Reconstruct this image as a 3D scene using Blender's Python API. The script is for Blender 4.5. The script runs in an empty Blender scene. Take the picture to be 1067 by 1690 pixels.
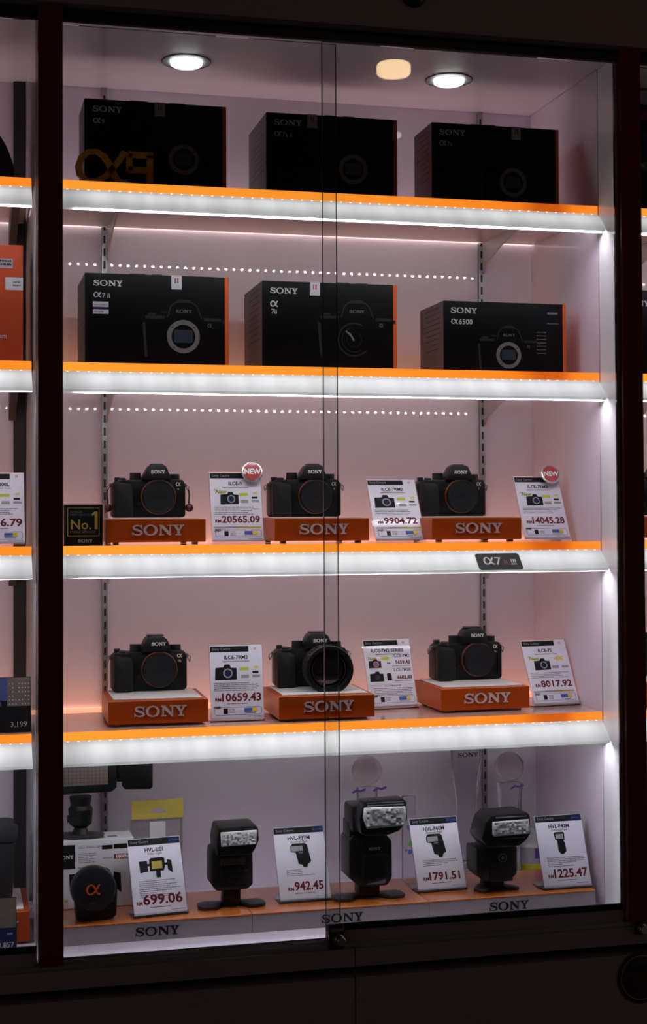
import bpy, bmesh, math, random
from mathutils import Matrix, Vector
random.seed(7)
S = bpy.context.scene
COL = S.collection
R = math.radians
OZ = 1.30                                   # eye height above the shop floor

# ------------------------------------------------------------------ camera
F_PX, FW, FH, PPY = 2450.0, 1067.0, 1690.0, 800.0
CAM = Vector((-0.1572, -2.3146, OZ)); YAW, PITCH, ROLL = 0.2439, 0.0231, -0.005
_f = Vector((math.sin(YAW)*math.cos(PITCH), math.cos(YAW)*math.cos(PITCH), math.sin(PITCH)))
_r = Vector((math.cos(YAW), -math.sin(YAW), 0)); _u = _r.cross(_f)
_r, _u = _r*math.cos(ROLL)+_u*math.sin(ROLL), _u*math.cos(ROLL)-_r*math.sin(ROLL)
cd = bpy.data.cameras.new('camera'); cam = bpy.data.objects.new('camera', cd); COL.objects.link(cam)
cam.matrix_world = Matrix(((_r.x, _u.x, -_f.x, CAM.x), (_r.y, _u.y, -_f.y, CAM.y), (_r.z, _u.z, -_f.z, CAM.z), (0, 0, 0, 1)))
cd.sensor_fit = 'HORIZONTAL'; cd.sensor_width = 36.0; cd.lens = F_PX/FW*36.0
cd.shift_y = -(FH/2-PPY)/FW; cd.clip_start = 0.05
S.camera = cam

# ------------------------------------------------------------------ world, exposure
W = bpy.data.worlds.new('shop_gloom'); S.world = W; W.use_nodes = True
W.node_tree.nodes['Background'].inputs[0].default_value = (1.0, 0.86, 0.80, 1)
W.node_tree.nodes['Background'].inputs[1].default_value = 0.095
S.view_settings.view_transform = 'Standard'; S.view_settings.look = 'None'
S.view_settings.exposure = 0.0; S.view_settings.gamma = 1.0; S.view_settings.use_curve_mapping = False
S.cycles.use_denoising = True
S.cycles.max_bounces = 10; S.cycles.transparent_max_bounces = 24; S.cycles.transmission_bounces = 10
S.cycles.caustics_reflective = False; S.cycles.caustics_refractive = False
S.cycles.sample_clamp_indirect = 4.0

LED_POWER = 105.0       # radiance of one LED chip
ORANGE_BACK = 2.6        # edge-lit orange acrylic, back edge
REAR_ZONE = 1.25         # rear band of the acrylic sheet
TOP_ZONE = 1.7           # brighter LED band of the topmost shelf
BAR_DOWN = 34.0         # open underside of the bars, lighting the goods below
BAR_GLOW = 0.80         # diffuser face of the light bars
DOWN_GLOW = 7.5         # recessed ceiling spots

# ------------------------------------------------------------------ materials
def sock(b, names, v):
    for n in names:
        if n in b.inputs:
            b.inputs[n].default_value = v; return
def mat(name, c, rough=0.5, metal=0.0, spec=0.5, coat=0.0, coat_r=0.03, emit=None, es=0.0, trans=0.0, bump=None, noise=None):
    m = bpy.data.materials.new(name); m.use_nodes = True; nt = m.node_tree
    b = nt.nodes['Principled BSDF']
    sock(b, ['Base Color'], (*c, 1)); sock(b, ['Roughness'], rough); sock(b, ['Metallic'], metal)
    sock(b, ['Specular IOR Level'], spec); sock(b, ['Coat Weight'], coat); sock(b, ['Coat Roughness'], coat_r)
    sock(b, ['Transmission Weight'], trans)
    if emit: sock(b, ['Emission Color'], (*emit, 1)); sock(b, ['Emission Strength'], es)
    if bump:
        sc, st = bump
        n = nt.nodes.new('ShaderNodeTexNoise'); n.inputs['Scale'].default_value = sc
        bp = nt.nodes.new('ShaderNodeBump'); bp.inputs['Strength'].default_value = st; bp.inputs['Distance'].default_value = 0.001
        tc = nt.nodes.new('ShaderNodeTexCoord')
        nt.links.new(tc.outputs['Object'], n.inputs['Vector'])
        nt.links.new(n.outputs['Fac'], bp.inputs['Height']); nt.links.new(bp.outputs['Normal'], b.inputs['Normal'])
    if noise:
        sc, amt = noise
        n = nt.nodes.new('ShaderNodeTexNoise'); n.inputs['Scale'].default_value = sc
        tc = nt.nodes.new('ShaderNodeTexCoord'); nt.links.new(tc.outputs['Object'], n.inputs['Vector'])
        mx = nt.nodes.new('ShaderNodeMix'); mx.data_type = 'RGBA'
        mx.inputs[6].default_value = (*[x*(1-amt) for x in c], 1); mx.inputs[7].default_value = (*[min(1, x*(1+amt)) for x in c], 1)
        nt.links.new(n.outputs['Fac'], mx.inputs[0]); nt.links.new(mx.outputs[2], b.inputs['Base Color'])
    return m
def glass(name, tint, gl=1.0, rough=0.0, ior=1.45, haze=0.0, hazec=(0.8, 0.8, 0.85)):
    m = bpy.data.materials.new(name); m.use_nodes = True; nt = m.node_tree; nt.nodes.clear()
    o = nt.nodes.new('ShaderNodeOutputMaterial'); t = nt.nodes.new('ShaderNodeBsdfTransparent'); t.inputs[0].default_value = (*tint, 1)
    g = nt.nodes.new('ShaderNodeBsdfGlossy'); g.inputs['Roughness'].default_value = rough; g.inputs[0].default_value = (gl, gl, gl, 1)
    fr = nt.nodes.new('ShaderNodeFresnel'); fr.inputs[0].default_value = ior
    mx = nt.nodes.new('ShaderNodeMixShader')
    nt.links.new(fr.outputs[0], mx.inputs[0]); nt.links.new(g.outputs[0], mx.inputs[2])
    if haze > 0:
        d = nt.nodes.new('ShaderNodeBsdfDiffuse'); d.inputs[0].default_value = (*hazec, 1)
        m2 = nt.nodes.new('ShaderNodeMixShader'); m2.inputs[0].default_value = haze
        nt.links.new(t.outputs[0], m2.inputs[1]); nt.links.new(d.outputs[0], m2.inputs[2]); nt.links.new(m2.outputs[0], mx.inputs[1])
    else:
        nt.links.new(t.outputs[0], mx.inputs[1])
    nt.links.new(mx.outputs[0], o.inputs[0])
    return m
def crystal(name, tint=(0.96, 0.97, 1.0)):
    m = bpy.data.materials.new(name); m.use_nodes = True; b = m.node_tree.nodes['Principled BSDF']
    sock(b, ['Base Color'], (*tint, 1)); sock(b, ['Roughness'], 0.0); sock(b, ['Transmission Weight'], 1.0); sock(b, ['IOR'], 1.3)
    return m
def bar_material(name, x0, x1):
    # diffuser over an LED row: brightest along its middle, softer at the two ends where the row stops
    m = bpy.data.materials.new(name); m.use_nodes = True; nt = m.node_tree; b = nt.nodes['Principled BSDF']
    sock(b, ['Base Color'], (0.30, 0.30, 0.31, 1)); sock(b, ['Roughness'], 0.5)
    tc = nt.nodes.new('ShaderNodeTexCoord'); sp = nt.nodes.new('ShaderNodeSeparateXYZ'); nt.links.new(tc.outputs['Object'], sp.inputs[0])
    def mr(src, a, b_, c, d):
        n = nt.nodes.new('ShaderNodeMapRange'); n.interpolation_type = 'SMOOTHSTEP'
        n.inputs[1].default_value = a; n.inputs[2].default_value = b_; n.inputs[3].default_value = c; n.inputs[4].default_value = d
        nt.links.new(src, n.inputs[0]); return n.outputs[0]
    def mul(a, c):
        n = nt.nodes.new('ShaderNodeMath'); n.operation = 'MULTIPLY'; nt.links.new(a, n.inputs[0]); nt.links.new(c, n.inputs[1]); return n.outputs[0]
    up = mr(sp.outputs[2], -0.0455, -0.026, 0.62, 1.0); dn = mr(sp.outputs[2], -0.022, -0.0135, 1.0, 0.60)
    le = mr(sp.outputs[0], x0+0.005, x0+0.055, 0.62, 1.0); re_ = mr(sp.outputs[0], x1-0.05, x1, 1.0, 0.80)
    ns = nt.nodes.new('ShaderNodeTexNoise'); ns.inputs['Scale'].default_value = 26; ns.inputs['Detail'].default_value = 1
    mp = nt.nodes.new('ShaderNodeMapping'); mp.inputs['Scale'].default_value = (1, 0.05, 0.05)
    nt.links.new(tc.outputs['Object'], mp.inputs[0]); nt.links.new(mp.outputs[0], ns.inputs['Vector'])
    nz = mr(ns.outputs['Fac'], 0.3, 0.7, 0.88, 1.1)
    k = mul(mul(mul(up, dn), mul(le, re_)), nz)
    g = nt.nodes.new('ShaderNodeMath'); g.operation = 'MULTIPLY'; nt.links.new(k, g.inputs[0]); g.inputs[1].default_value = BAR_GLOW
    sock(b, ['Emission Color'], (0.97, 0.975, 1.0, 1)); nt.links.new(g.outputs[0], b.inputs['Emission Strength'])
    return m
def edge_material(name, dead):
    # front edge of the edge-lit orange acrylic; one LED group near the right end is dead
    m = bpy.data.materials.new(name); m.use_nodes = True; nt = m.node_tree; b = nt.nodes['Principled BSDF']
    sock(b, ['Base Color'], (0.8, 0.22, 0.02, 1)); sock(b, ['Roughness'], 0.3)
    tc = nt.nodes.new('ShaderNodeTexCoord'); sp = nt.nodes.new('ShaderNodeSeparateXYZ'); nt.links.new(tc.outputs['Object'], sp.inputs[0])
    mr = nt.nodes.new('ShaderNodeMapRange'); mr.inputs[1].default_value = dead-0.9; mr.inputs[2].default_value = dead+0.1
    nt.links.new(sp.outputs[0], mr.inputs[0])
    cr = nt.nodes.new('ShaderNodeValToRGB'); e = cr.color_ramp.elements
    stops = [(0.0, (1.0, 0.36, 0.035)), (0.45, (1.0, 0.30, 0.025)), (0.80, (1.0, 0.25, 0.017)), (0.855, (0.95, 0.21, 0.012)), (0.89, (0.58, 0.09, 0.005)), (0.93, (0.58, 0.09, 0.005)), (0.955, (1.0, 0.22, 0.012)), (1.0, (1.0, 0.25, 0.02))]
    e[0].position, e[0].color = stops[0][0], (*stops[0][1], 1); e[1].position, e[1].color = stops[-1][0], (*stops[-1][1], 1)
    for p, c in stops[1:-1]:
        q = e.new(p); q.color = (*c, 1)
    nt.links.new(mr.outputs[0], cr.inputs[0]); nt.links.new(cr.outputs[0], b.inputs['Emission Color'])
    sock(b, ['Emission Strength'], 1.1)
    return m

M = dict(
    wall=mat('white_laminate', (0.81, 0.71, 0.84), 0.45, coat=0.85, coat_r=0.012),
    jamb=mat('white_side_laminate', (0.90, 0.88, 0.93), 0.4, coat=0.8, coat_r=0.03),
    ceil=mat('ceiling_laminate', (0.84, 0.78, 0.81), 0.4, coat=0.5, coat_r=0.06),
    post=mat('dark_red_lacquer', (0.19, 0.022, 0.017), 0.35, spec=0.25),
    fascia=mat('dark_brown_laminate', (0.44, 0.31, 0.31), 0.45, spec=0.25, noise=(6, 0.12)),
    track=mat('black_track', (0.02, 0.017, 0.017), 0.5), trackline=mat('brown_track_lip', (0.20, 0.15, 0.14), 0.4, 0.3),
    rubber=mat('black_gasket', (0.008, 0.008, 0.009), 0.5), alu=mat('aluminium_track', (0.55, 0.53, 0.57), 0.35, 0.7),
    steel=mat('steel_upright', (0.42, 0.40, 0.42), 0.35, 0.85), slot=mat('slot_shadow', (0.01, 0.01, 0.01), 0.8),
    chrome=mat('chrome', (0.75, 0.75, 0.77), 0.15, 1.0), lockdark=mat('dark_nickel', (0.10, 0.09, 0.09), 0.3, 0.8),
    pane=glass('door_glass', (0.94, 0.95, 0.945)), paneedge=mat('glass_edge', (0.05, 0.075, 0.07), 0.15, spec=0.8),
    shelf_under=mat('frosted_shelf_underside', (0.82, 0.78, 0.82), 0.3, coat=0.6, coat_r=0.08),
    shelf_top=mat('orange_shelf_top', (0.78, 0.48, 0.40), 0.3, coat=1.0, coat_r=0.05),
    glow_up=mat('orange_edge_glow', (0.8, 0.3, 0.1), 0.4, emit=(1.0, 0.48, 0.30), es=ORANGE_BACK),
    glow_rear=mat('orange_sheet_glow', (0.62, 0.30, 0.22), 0.3, coat=1.0, coat_r=0.05, emit=(1.0, 0.46, 0.21), es=REAR_ZONE),
    glow_top=mat('pale_sheet_glow', (0.62, 0.40, 0.35), 0.3, emit=(1.0, 0.76, 0.78), es=TOP_ZONE),
    glow_dn=mat('back_edge_glow', (0.8, 0.7, 0.65), 0.4, emit=(1.0, 0.80, 0.74), es=1.25),
    led=mat('led_chip', (0.9, 0.9, 0.8), 0.4, emit=(0.96, 0.96, 0.95), es=LED_POWER),
    bar_dn=mat('bar_underside', (0.9, 0.9, 0.9), 0.4, emit=(0.95, 0.92, 1.0), es=BAR_DOWN),
    led_dim=mat('led_speck', (0.9, 0.9, 0.8), 0.4, emit=(1.0, 0.97, 0.93), es=1.3), ledtape=mat('led_tape', (0.7, 0.7, 0.66), 0.5),
    down=mat('downlight_lens', (0.9, 0.95, 0.9), 0.3, emit=(0.93, 1.0, 0.95), es=DOWN_GLOW), downrim=mat('downlight_rim', (0.20, 0.20, 0.20), 0.5, 0.0),
    bracket=mat('grey_bracket', (0.48, 0.46, 0.50), 0.4, 0.3), blackbracket=mat('black_bracket', (0.02, 0.02, 0.02), 0.5),
    carton=mat('black_carton', (0.0040, 0.0040, 0.0048), 0.40, spec=0.12), cartongrey_lit=mat('grey_and_lit_carton_side', (0.085, 0.080, 0.088), 0.5),  # second tone: black card greyed for reflected light; also plain grey parts
    orangeprint=mat('orange_print', (0.72, 0.12, 0.02), 0.45), silverprint=mat('silver_print', (0.62, 0.60, 0.60), 0.5),
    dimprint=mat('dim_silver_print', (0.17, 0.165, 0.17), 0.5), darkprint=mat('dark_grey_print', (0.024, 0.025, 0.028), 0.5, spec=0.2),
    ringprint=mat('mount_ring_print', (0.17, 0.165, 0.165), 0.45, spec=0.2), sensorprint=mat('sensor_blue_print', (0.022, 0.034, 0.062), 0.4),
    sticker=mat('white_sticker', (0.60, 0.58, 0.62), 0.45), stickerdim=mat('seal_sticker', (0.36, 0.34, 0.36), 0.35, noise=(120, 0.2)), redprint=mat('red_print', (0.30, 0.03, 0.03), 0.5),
    gold=mat('yellow_acrylic', (0.50, 0.24, 0.020), 0.35), goldprint=mat('gold_print', (0.46, 0.36, 0.06), 0.5),
    bodyblack=mat('camera_black', (0.0045, 0.0045, 0.0050), 0.42, spec=0.22, bump=(900, 0.25)), gripblack=mat('camera_grip', (0.0065, 0.0065, 0.0070), 0.55, spec=0.25, bump=(1500, 0.5)),
    hump=mat('camera_hump', (0.0065, 0.0065, 0.0075), 0.4, spec=0.3, bump=(900, 0.2)),
    cap=mat('body_cap_black', (0.0085, 0.0085, 0.0105), 0.5, spec=0.3), copper=mat('copper_ring', (0.34, 0.115, 0.045), 0.35, 0.6),
    dial=mat('dial_black', (0.018, 0.018, 0.02), 0.3, 0.3), lug=mat('steel_lug', (0.30, 0.28, 0.28), 0.3, 0.9),
    white=mat('white_print', (0.92, 0.92, 0.93), 0.5), alphaw=mat('cream_print', (0.75, 0.68, 0.52), 0.5), beadred=mat('dark_red_bead', (0.10, 0.012, 0.014), 0.3), cord=mat('black_cord', (0.012, 0.012, 0.012), 0.7),
    lensglass=mat('dark_lens_glass', (0.004, 0.004, 0.006), 0.05, coat=1.0), rubberring=mat('ribbed_rubber', (0.012, 0.012, 0.013), 0.65),
    stand=mat('orange_acrylic_stand', (0.44, 0.068, 0.003), 0.4, spec=0.3), standtop=mat('white_plate', (0.74, 0.72, 0.70), 0.4), foot=mat('clear_foot', (0.45, 0.22, 0.15), 0.3),
    letter=mat('pale_letters', (0.66, 0.56, 0.58), 0.4, spec=0.4),
    acrylic=glass('clear_acrylic', (0.965, 0.96, 0.97), ior=1.49, rough=0.015, haze=0.03), paper=mat('white_card', (0.79, 0.77, 0.89), 0.5, coat=0.5, coat_r=0.06),
    ink=mat('black_ink', (0.007, 0.007, 0.009), 0.6, spec=0.15), navy=mat('navy_ink', (0.008, 0.012, 0.055), 0.6, spec=0.2), maroon=mat('maroon_ink', (0.13, 0.006, 0.010), 0.6, spec=0.2),
    grey=mat('grey_ink', (0.16, 0.15, 0.17), 0.6), lime=mat('lime_ink', (0.55, 0.58, 0.015), 0.6), newmark=mat('olive_lime_ink', (0.30, 0.34, 0.010), 0.6), yellowink=mat('yellow_ink', (0.78, 0.62, 0.02), 0.6), blue=mat('blue_ink', (0.05, 0.11, 0.38), 0.6), greybadge=mat('grey_badge', (0.33, 0.33, 0.37), 0.6), orangeink=mat('orange_ink', (0.70, 0.14, 0.02), 0.6),
    badge=mat('red_badge', (0.42, 0.018, 0.022), 0.3, coat=0.6), badgerim=mat('silver_rim', (0.60, 0.60, 0.62), 0.25, 0.8),
    plaque=mat('black_plaque', (0.006, 0.006, 0.007), 0.45, spec=0.2), riser=mat('orange_riser_top', (0.62, 0.17, 0.025), 0.25, coat=0.8, coat_r=0.05, noise=(5, 0.15)), riserfront=mat('grey_riser_front', (0.36, 0.33, 0.33), 0.4, 0.2),
    flashblack=mat('flash_black', (0.0055, 0.0055, 0.0060), 0.4, spec=0.28), flashglass=mat('flash_window', (0.92, 0.93, 0.95), 0.22, 0.05, coat=0.7, noise=(230, 0.25), bump=(420, 0.8)), flashdark=mat('flash_panel', (0.006, 0.006, 0.007), 0.15, coat=0.5), olive=mat('grey_green_lcd', (0.05, 0.048, 0.025), 0.3), footplate=mat('mini_stand_black', (0.022, 0.020, 0.022), 0.5),
    diffuser=mat('amber_diffuser', (0.17, 0.125, 0.115), 0.5, bump=(250, 0.4)), boxwhite=mat('white_carton', (0.72, 0.70, 0.76), 0.5), yellowtab=mat('yellow_hang_tab', (0.60, 0.47, 0.10), 0.35, coat=0.3), blister=glass('clear_blister', (0.86, 0.85, 0.84), ior=1.5, rough=0.03, haze=0.12, hazec=(0.75, 0.73, 0.70)),
    facet=mat('clear_prism', (0.94, 0.95, 0.97), 0.20, 0.15, coat=0.6),
    bronze=mat('bronze_rim', (0.20, 0.12, 0.07), 0.3, 0.8), crystal=crystal('crystal'), crystalwarm=crystal('warm_crystal', (0.98, 0.94, 0.90)), purple=mat('purple_ribbon', (0.10, 0.04, 0.26), 0.5), jarclear=glass('milky_plastic', (0.8, 0.8, 0.83), haze=0.4), jaryellow=mat('yellow_base', (0.58, 0.52, 0.03), 0.4), green=mat('green_print', (0.20, 0.50, 0.06), 0.5), blueprint=mat('blue_print', (0.12, 0.16, 0.52), 0.5),
    boxorange=mat('orange_carton', (0.46, 0.060, 0.012), 0.45), bag=mat('black_nylon', (0.010, 0.010, 0.012), 0.8, bump=(700, 0.5)), sky=mat('dusk_sky_print', (0.055, 0.075, 0.24), 0.5), tower=mat('building_print', (0.14, 0.11, 0.10), 0.5), windowprint=mat('lit_window_print', (0.55, 0.52, 0.46), 0.5), stone=mat('stone_print', (0.14, 0.11, 0.085), 0.6, noise=(60, 0.4)),
    brownbox=mat('brown_carton', (0.12, 0.03, 0.018), 0.5), skin=mat('tan_print', (0.40, 0.20, 0.12), 0.5), warmglow=mat('warm_lamp_glass', (0.9, 0.7, 0.5), 0.5, emit=(1.0, 0.68, 0.36), es=13.0), shop=mat('dark_shop_paint', (0.10, 0.085, 0.08), 0.7), shopfloor=mat('shop_floor_tile', (0.16, 0.14, 0.13), 0.5, noise=(3, 0.2)), dome=mat('black_dome', (0.006, 0.006, 0.008), 0.1, coat=0.6), darkstrip=mat('black_strip', (0.010, 0.010, 0.011), 0.55), tape=mat('dark_brown_sticker', (0.05, 0.03, 0.02), 0.5),
)

# ------------------------------------------------------------------ mesh helpers
class MB:
    def __init__(s): s.v, s.f = [], []
    def add(s, v, f, m=None):
        o = len(s.v)
        s.v += [tuple(m @ Vector(p)) if m else tuple(p) for p in v]; s.f += [tuple(i+o for i in q) for q in f]; return s
    def from_bm(s, bm, m=None):
        bm.verts.index_update(); s.add([v.co.copy() for v in bm.verts], [[v.index for v in f.verts] for f in bm.faces], m); bm.free(); return s
    def box(s, x0, x1, y0, y1, z0, z1, bev=0, seg=2, m=None):
        bm = bmesh.new(); bmesh.ops.create_cube(bm, size=1)
        for v in bm.verts: v.co = Vector(((x0+x1)/2+v.co.x*(x1-x0), (y0+y1)/2+v.co.y*(y1-y0), (z0+z1)/2+v.co.z*(z1-z0)))
        if bev: bmesh.ops.bevel(bm, geom=bm.edges[:], offset=bev, segments=seg, affect='EDGES', profile=0.5)
        return s.from_bm(bm, m)
    def cyl(s, p0, p1, r0, r1=None, n=24, m=None):
        r1 = r0 if r1 is None else r1
        return s.lathe([(0, r0), ((Vector(p1)-Vector(p0)).length, r1)], p0, Vector(p1)-Vector(p0), n, m)
    def lathe(s, prof, base, axis, n=24, m=None, caps=True):     # prof: (distance along axis, radius)
        a = Vector(axis).normalized(); t = Vector((0, 0, 1)) if abs(a.z) < 0.9 else Vector((1, 0, 0))
        e1 = a.cross(t).normalized(); e2 = a.cross(e1); b = Vector(base); v, f = [], []
        for h, r in prof:
            for k in range(n):
                w = 2*math.pi*k/n; v.append(b+a*h+(e1*math.cos(w)+e2*math.sin(w))*r)
        for i in range(len(prof)-1):
            for k in range(n):
                k2 = (k+1) % n; f.append((i*n+k, i*n+k2, (i+1)*n+k2, (i+1)*n+k))
        if caps: f.append(tuple(range(n-1, -1, -1))); f.append(tuple((len(prof)-1)*n+k for k in range(n)))
        return s.add(v, f, m)
    def prism(s, poly, y0, y1, bev=0, m=None, axis='y'):          # polygon in XZ extruded along Y (or in YZ along X, or XY along Z)
        bm = bmesh.new()
        def P(a, b, c): return {'y': (a, c, b), 'x': (c, a, b), 'z': (a, b, c)}[axis]
        v0 = [bm.verts.new(P(a, b, y0)) for a, b in poly]; v1 = [bm.verts.new(P(a, b, y1)) for a, b in poly]
        n = len(poly); bm.faces.new(v0); bm.faces.new(v1[::-1])
        for k in range(n): bm.faces.new((v0[k], v1[k], v1[(k+1) % n], v0[(k+1) % n]))
        bmesh.ops.recalc_face_normals(bm, faces=bm.faces[:])
        if bev: bmesh.ops.bevel(bm, geom=bm.edges[:], offset=bev, segments=2, affect='EDGES', profile=0.5)
        return s.from_bm(bm, m)
    def flat(s, poly, y, m=None): return s.add([(a, y, b) for a, b in poly], [tuple(range(len(poly)))], m)
    def rect(s, x0, x1, z0, z1, y, m=None): return s.flat([(x0, z0), (x1, z0), (x1, z1), (x0, z1)], y, m)
    def tube(s, pts, r, n=8, m=None):
        pts = [Vector(p) for p in pts]
        for a, b in zip(pts, pts[1:]): s.cyl(a, b, r, r, n, m)
        return s
    def sphere(s, c, r, n=24, m=None):
        k = n//2; return s.lathe([(r-r*math.cos(math.pi*i/k), max(1e-5, r*math.sin(math.pi*i/k))) for i in range(k+1)], (c[0], c[1], c[2]-r), (0, 0, 1), n, m)
    def ring(s, cx, cz, r0, r1, y, n=36, a0=0, a1=360, m=None):
        v, f = [], []
        full = abs(a1-a0-360) < 1e-6
        for k in range(n+1):
            w = R(a0+(a1-a0)*k/n)
            for r in (r0, r1): v.append((cx+r*math.cos(w), y, cz+r*math.sin(w)))
        for k in range(n): f.append((2*k, 2*k+1, 2*k+3, 2*k+2))
        return s.add(v, f, m)
    def stroke(s, pts, w, y, close=False, ww=None):
        P = [Vector((a, b)) for a, b in pts]; n = len(P); v, f = [], []
        for i in range(n):
            t = (P[min(i+1, n-1)]-P[max(i-1, 0)]).normalized(); nn = Vector((-t.y, t.x)); h = (ww[i] if ww else w)/2
            for q in (P[i]+nn*h, P[i]-nn*h): v.append((q.x, y, q.y))
        for i in range(n-1): f.append((2*i, 2*i+1, 2*i+3, 2*i+2))
        return s.add(v, f)
    def solid(s, d):                                              # thicken flat print towards -Y
        n = len(s.v); f2 = []
        edges = {}
        for q in s.f:
            for a, b in zip(q, q[1:]+q[:1]): edges[(a, b)] = 1
        v2 = [(x, y-d, z) for x, y, z in s.v]
        for q in s.f: f2.append(tuple(i+n for i in q))
        for a, b in edges:
            if (b, a) not in edges: f2.append((a, b, b+n, a+n))
        s.v += v2; s.f += f2; return s
    def xf(s, m): s.v = [tuple(m @ Vector(p)) for p in s.v]; return s
    def build(s, name, m, parent=None, loc=None, stuff=False, label=None):
        me = bpy.data.meshes.new(name); me.from_pydata([tuple(p) for p in s.v], [], s.f); me.validate()
        me.polygons.foreach_set('use_smooth', [True]*len(me.polygons)); me.set_sharp_from_angle(angle=R(32))
        me.materials.append(m if not isinstance(m, str) else M[m]); me.update()
        o = bpy.data.objects.new(name, me); COL.objects.link(o)
        if parent: o.parent = parent
        if loc: o.location = loc
        if stuff: o['kind'] = 'stuff'
        if label: o['label'] = label
        return o

def thing(name, label, cat, loc=(0, 0, 0), rz=0, group=None, tilt=0):
    o = bpy.data.objects.new(name, None); COL.objects.link(o); o.empty_display_size = 0.02
    o.location = (loc[0], loc[1], loc[2]+OZ); o.rotation_euler = (-tilt, 0, rz)
    o['label'] = label; o['category'] = cat
    if group: o['group'] = group
    return o
def struct(name, mb, m, parent=None):
    o = mb.build(name, m, parent)
    if not parent: o.location.z = OZ; o['kind'] = 'structure'
    return o

# ------------------------------------------------------------------ lettering
def text_mb(body, size, bold=0.0, align='CENTER', x=0, z=0, y=0, shear=0.0, sx=1.0, res=2):
    c = bpy.data.curves.new('t', 'FONT'); c.body = body; c.size = size; c.align_x = align; c.resolution_u = res
    c.offset = bold*size; c.shear = shear; c.fill_mode = 'BOTH'
    o = bpy.data.objects.new('t', c); me = o.to_mesh()
    mb = MB(); mb.v = [(v.co.x*sx+x, y, v.co.y+z) for v in me.vertices]; mb.f = [tuple(p.vertices) for p in me.polygons]
    o.to_mesh_clear(); bpy.data.objects.remove(o); bpy.data.curves.remove(c)
    return mb
def word_mark(x, z, w, h, y, depth=0.0):
    # slab-serif capitals S O N Y, drawn in a 5.7 x 1 frame
    parts = []
    def P(*polys): parts.extend(polys)
    m = MB()
    S_c = [(1.06, .66), (1.02, .80), (.90, .90), (.64, .95), (.36, .91), (.20, .77), (.27, .62), (.50, .54), (.82, .46), (1.03, .36), (1.08, .24), (.96, .11), (.64, .05), (.34, .10), (.17, .20), (.12, .34)]
    S_w = [.08, .10, .11, .12, .17, .24, .25, .22, .22, .25, .25, .17, .12, .11, .10, .08]
    m.stroke(S_c, 0, 0, ww=S_w); m.rect(1.02, 1.12, .62, 1.0, 0); m.rect(.06, .16, 0, .38, 0)
    n = 28; ov = []
    for k in range(n):
        a = 2*math.pi*k/n; ov += [(2.05+.76*math.cos(a), 0, .5+.53*math.sin(a)), (2.05+.47*math.cos(a), 0, .5+.41*math.sin(a))]
    m.add(ov, [(2*k, 2*((k+1) % n), 2*((k+1) % n)+1, 2*k+1) for k in range(n)])
    m.flat([(2.98, 1), (2.98, .90), (3.10, .90), (3.10, .10), (2.98, .10), (2.98, 0), (3.52, 0), (3.52, .10), (3.26, .10), (3.26, .70), (4.06, 0), (4.26, 0), (4.26, .90), (4.42, .90), (4.42, 1), (3.90, 1), (3.90, .90), (4.10, .90), (4.10, .34), (3.40, 1)], 0)
    m.flat([(4.46, 1), (4.46, .90), (4.58, .90), (4.98, .42), (4.98, .10), (4.80, .10), (4.80, 0), (5.44, 0), (5.44, .10), (5.26, .10), (5.26, .44), (5.58, .90), (5.72, .90), (5.72, 1), (5.22, 1), (5.22, .90), (5.36, .90), (5.16, .56), (4.94, .90), (5.08, .90), (5.08, 1)], 0)
    m.xf(Matrix.Translation((x, y, z)) @ Matrix.Diagonal((w/5.72, 1, h, 1)))
    if depth: m.solid(depth)
    return m
def alpha_mb(x, z, w, h, y, depth=0.0, t=0.16):
    p = [(1.0, .98), (.90, .74), (.76, .46), (.60, .20), (.42, .07), (.24, .07), (.10, .24), (.07, .48), (.13, .74), (.27, .92), (.44, .94), (.58, .82), (.68, .60), (.76, .34), (.86, .12), (.98, .05), (1.06, .10)]
    m = MB().stroke(p, t, 0); m.xf(Matrix.Translation((x, y, z)) @ Matrix.Diagonal((w, 1, h, 1)))
    if depth: m.solid(depth)
    return m
def dashes(x0, x1, z, h, y, m, rag=1.0):
    x = x0
    end = x0+(x1-x0)*rag
    while x < end-0.0004:
        w = min(random.uniform(0.0015, 0.0055), end-x); m.rect(x, x+w, z, z+h*random.uniform(0.75, 1.0), y); x += w+0.0007

# ------------------------------------------------------------------ the setting
ZS = [0.5269, 0.2444, -0.0397, -0.3255]          # tops of the four lit shelves
ZB, ZR, ZC = -0.652, -0.6218, 0.7605             # bay floor, riser top, bay ceiling
D = 0.30                                         # back wall
XR = 0.90                                        # right inner wall of the middle bay
bays = [(-0.62, -0.0366), (0.0, XR), (0.942, 1.55)]

struct('floor', MB().box(-3, 4, -4.5, 0.6, -OZ-0.05, -OZ), 'shopfloor')
struct('ceiling', MB().box(-3, 4, -4.5, 0.6, 1.62, 1.68), 'shop')
struct('unseen_wall_front', MB().box(-3, 4, -4.5, -4.4, -OZ+0.0005, 1.6195), 'shop')  # unseen wall behind the camera, added to keep door reflections dark
struct('wall_back', MB().box(-0.66, 1.6, D, D+0.02, -0.70, 0.80), 'wall')
struct('wall_right', MB().box(XR, XR+0.016, 0.0012, D-0.0005, ZB+0.0005, ZC-0.0005), 'wall')
struct('trim_1', MB().box(XR, XR+0.016, -0.066, -0.0012, ZB+0.0005, ZC-0.0005), 'jamb')
struct('wall_left', MB().box(-0.012, 0.0, -0.066, D-0.0005, ZB+0.0005, ZC-0.0005), 'jamb')
struct('trim_2', MB().box(-0.0366, -0.024, -0.066, D-0.0005, ZB+0.0005, ZC-0.0005), 'jamb')
struct('trim_3', MB().box(0.929, 0.942, -0.066, D-0.0005, ZB+0.0005, ZC-0.0005), 'jamb')
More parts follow.
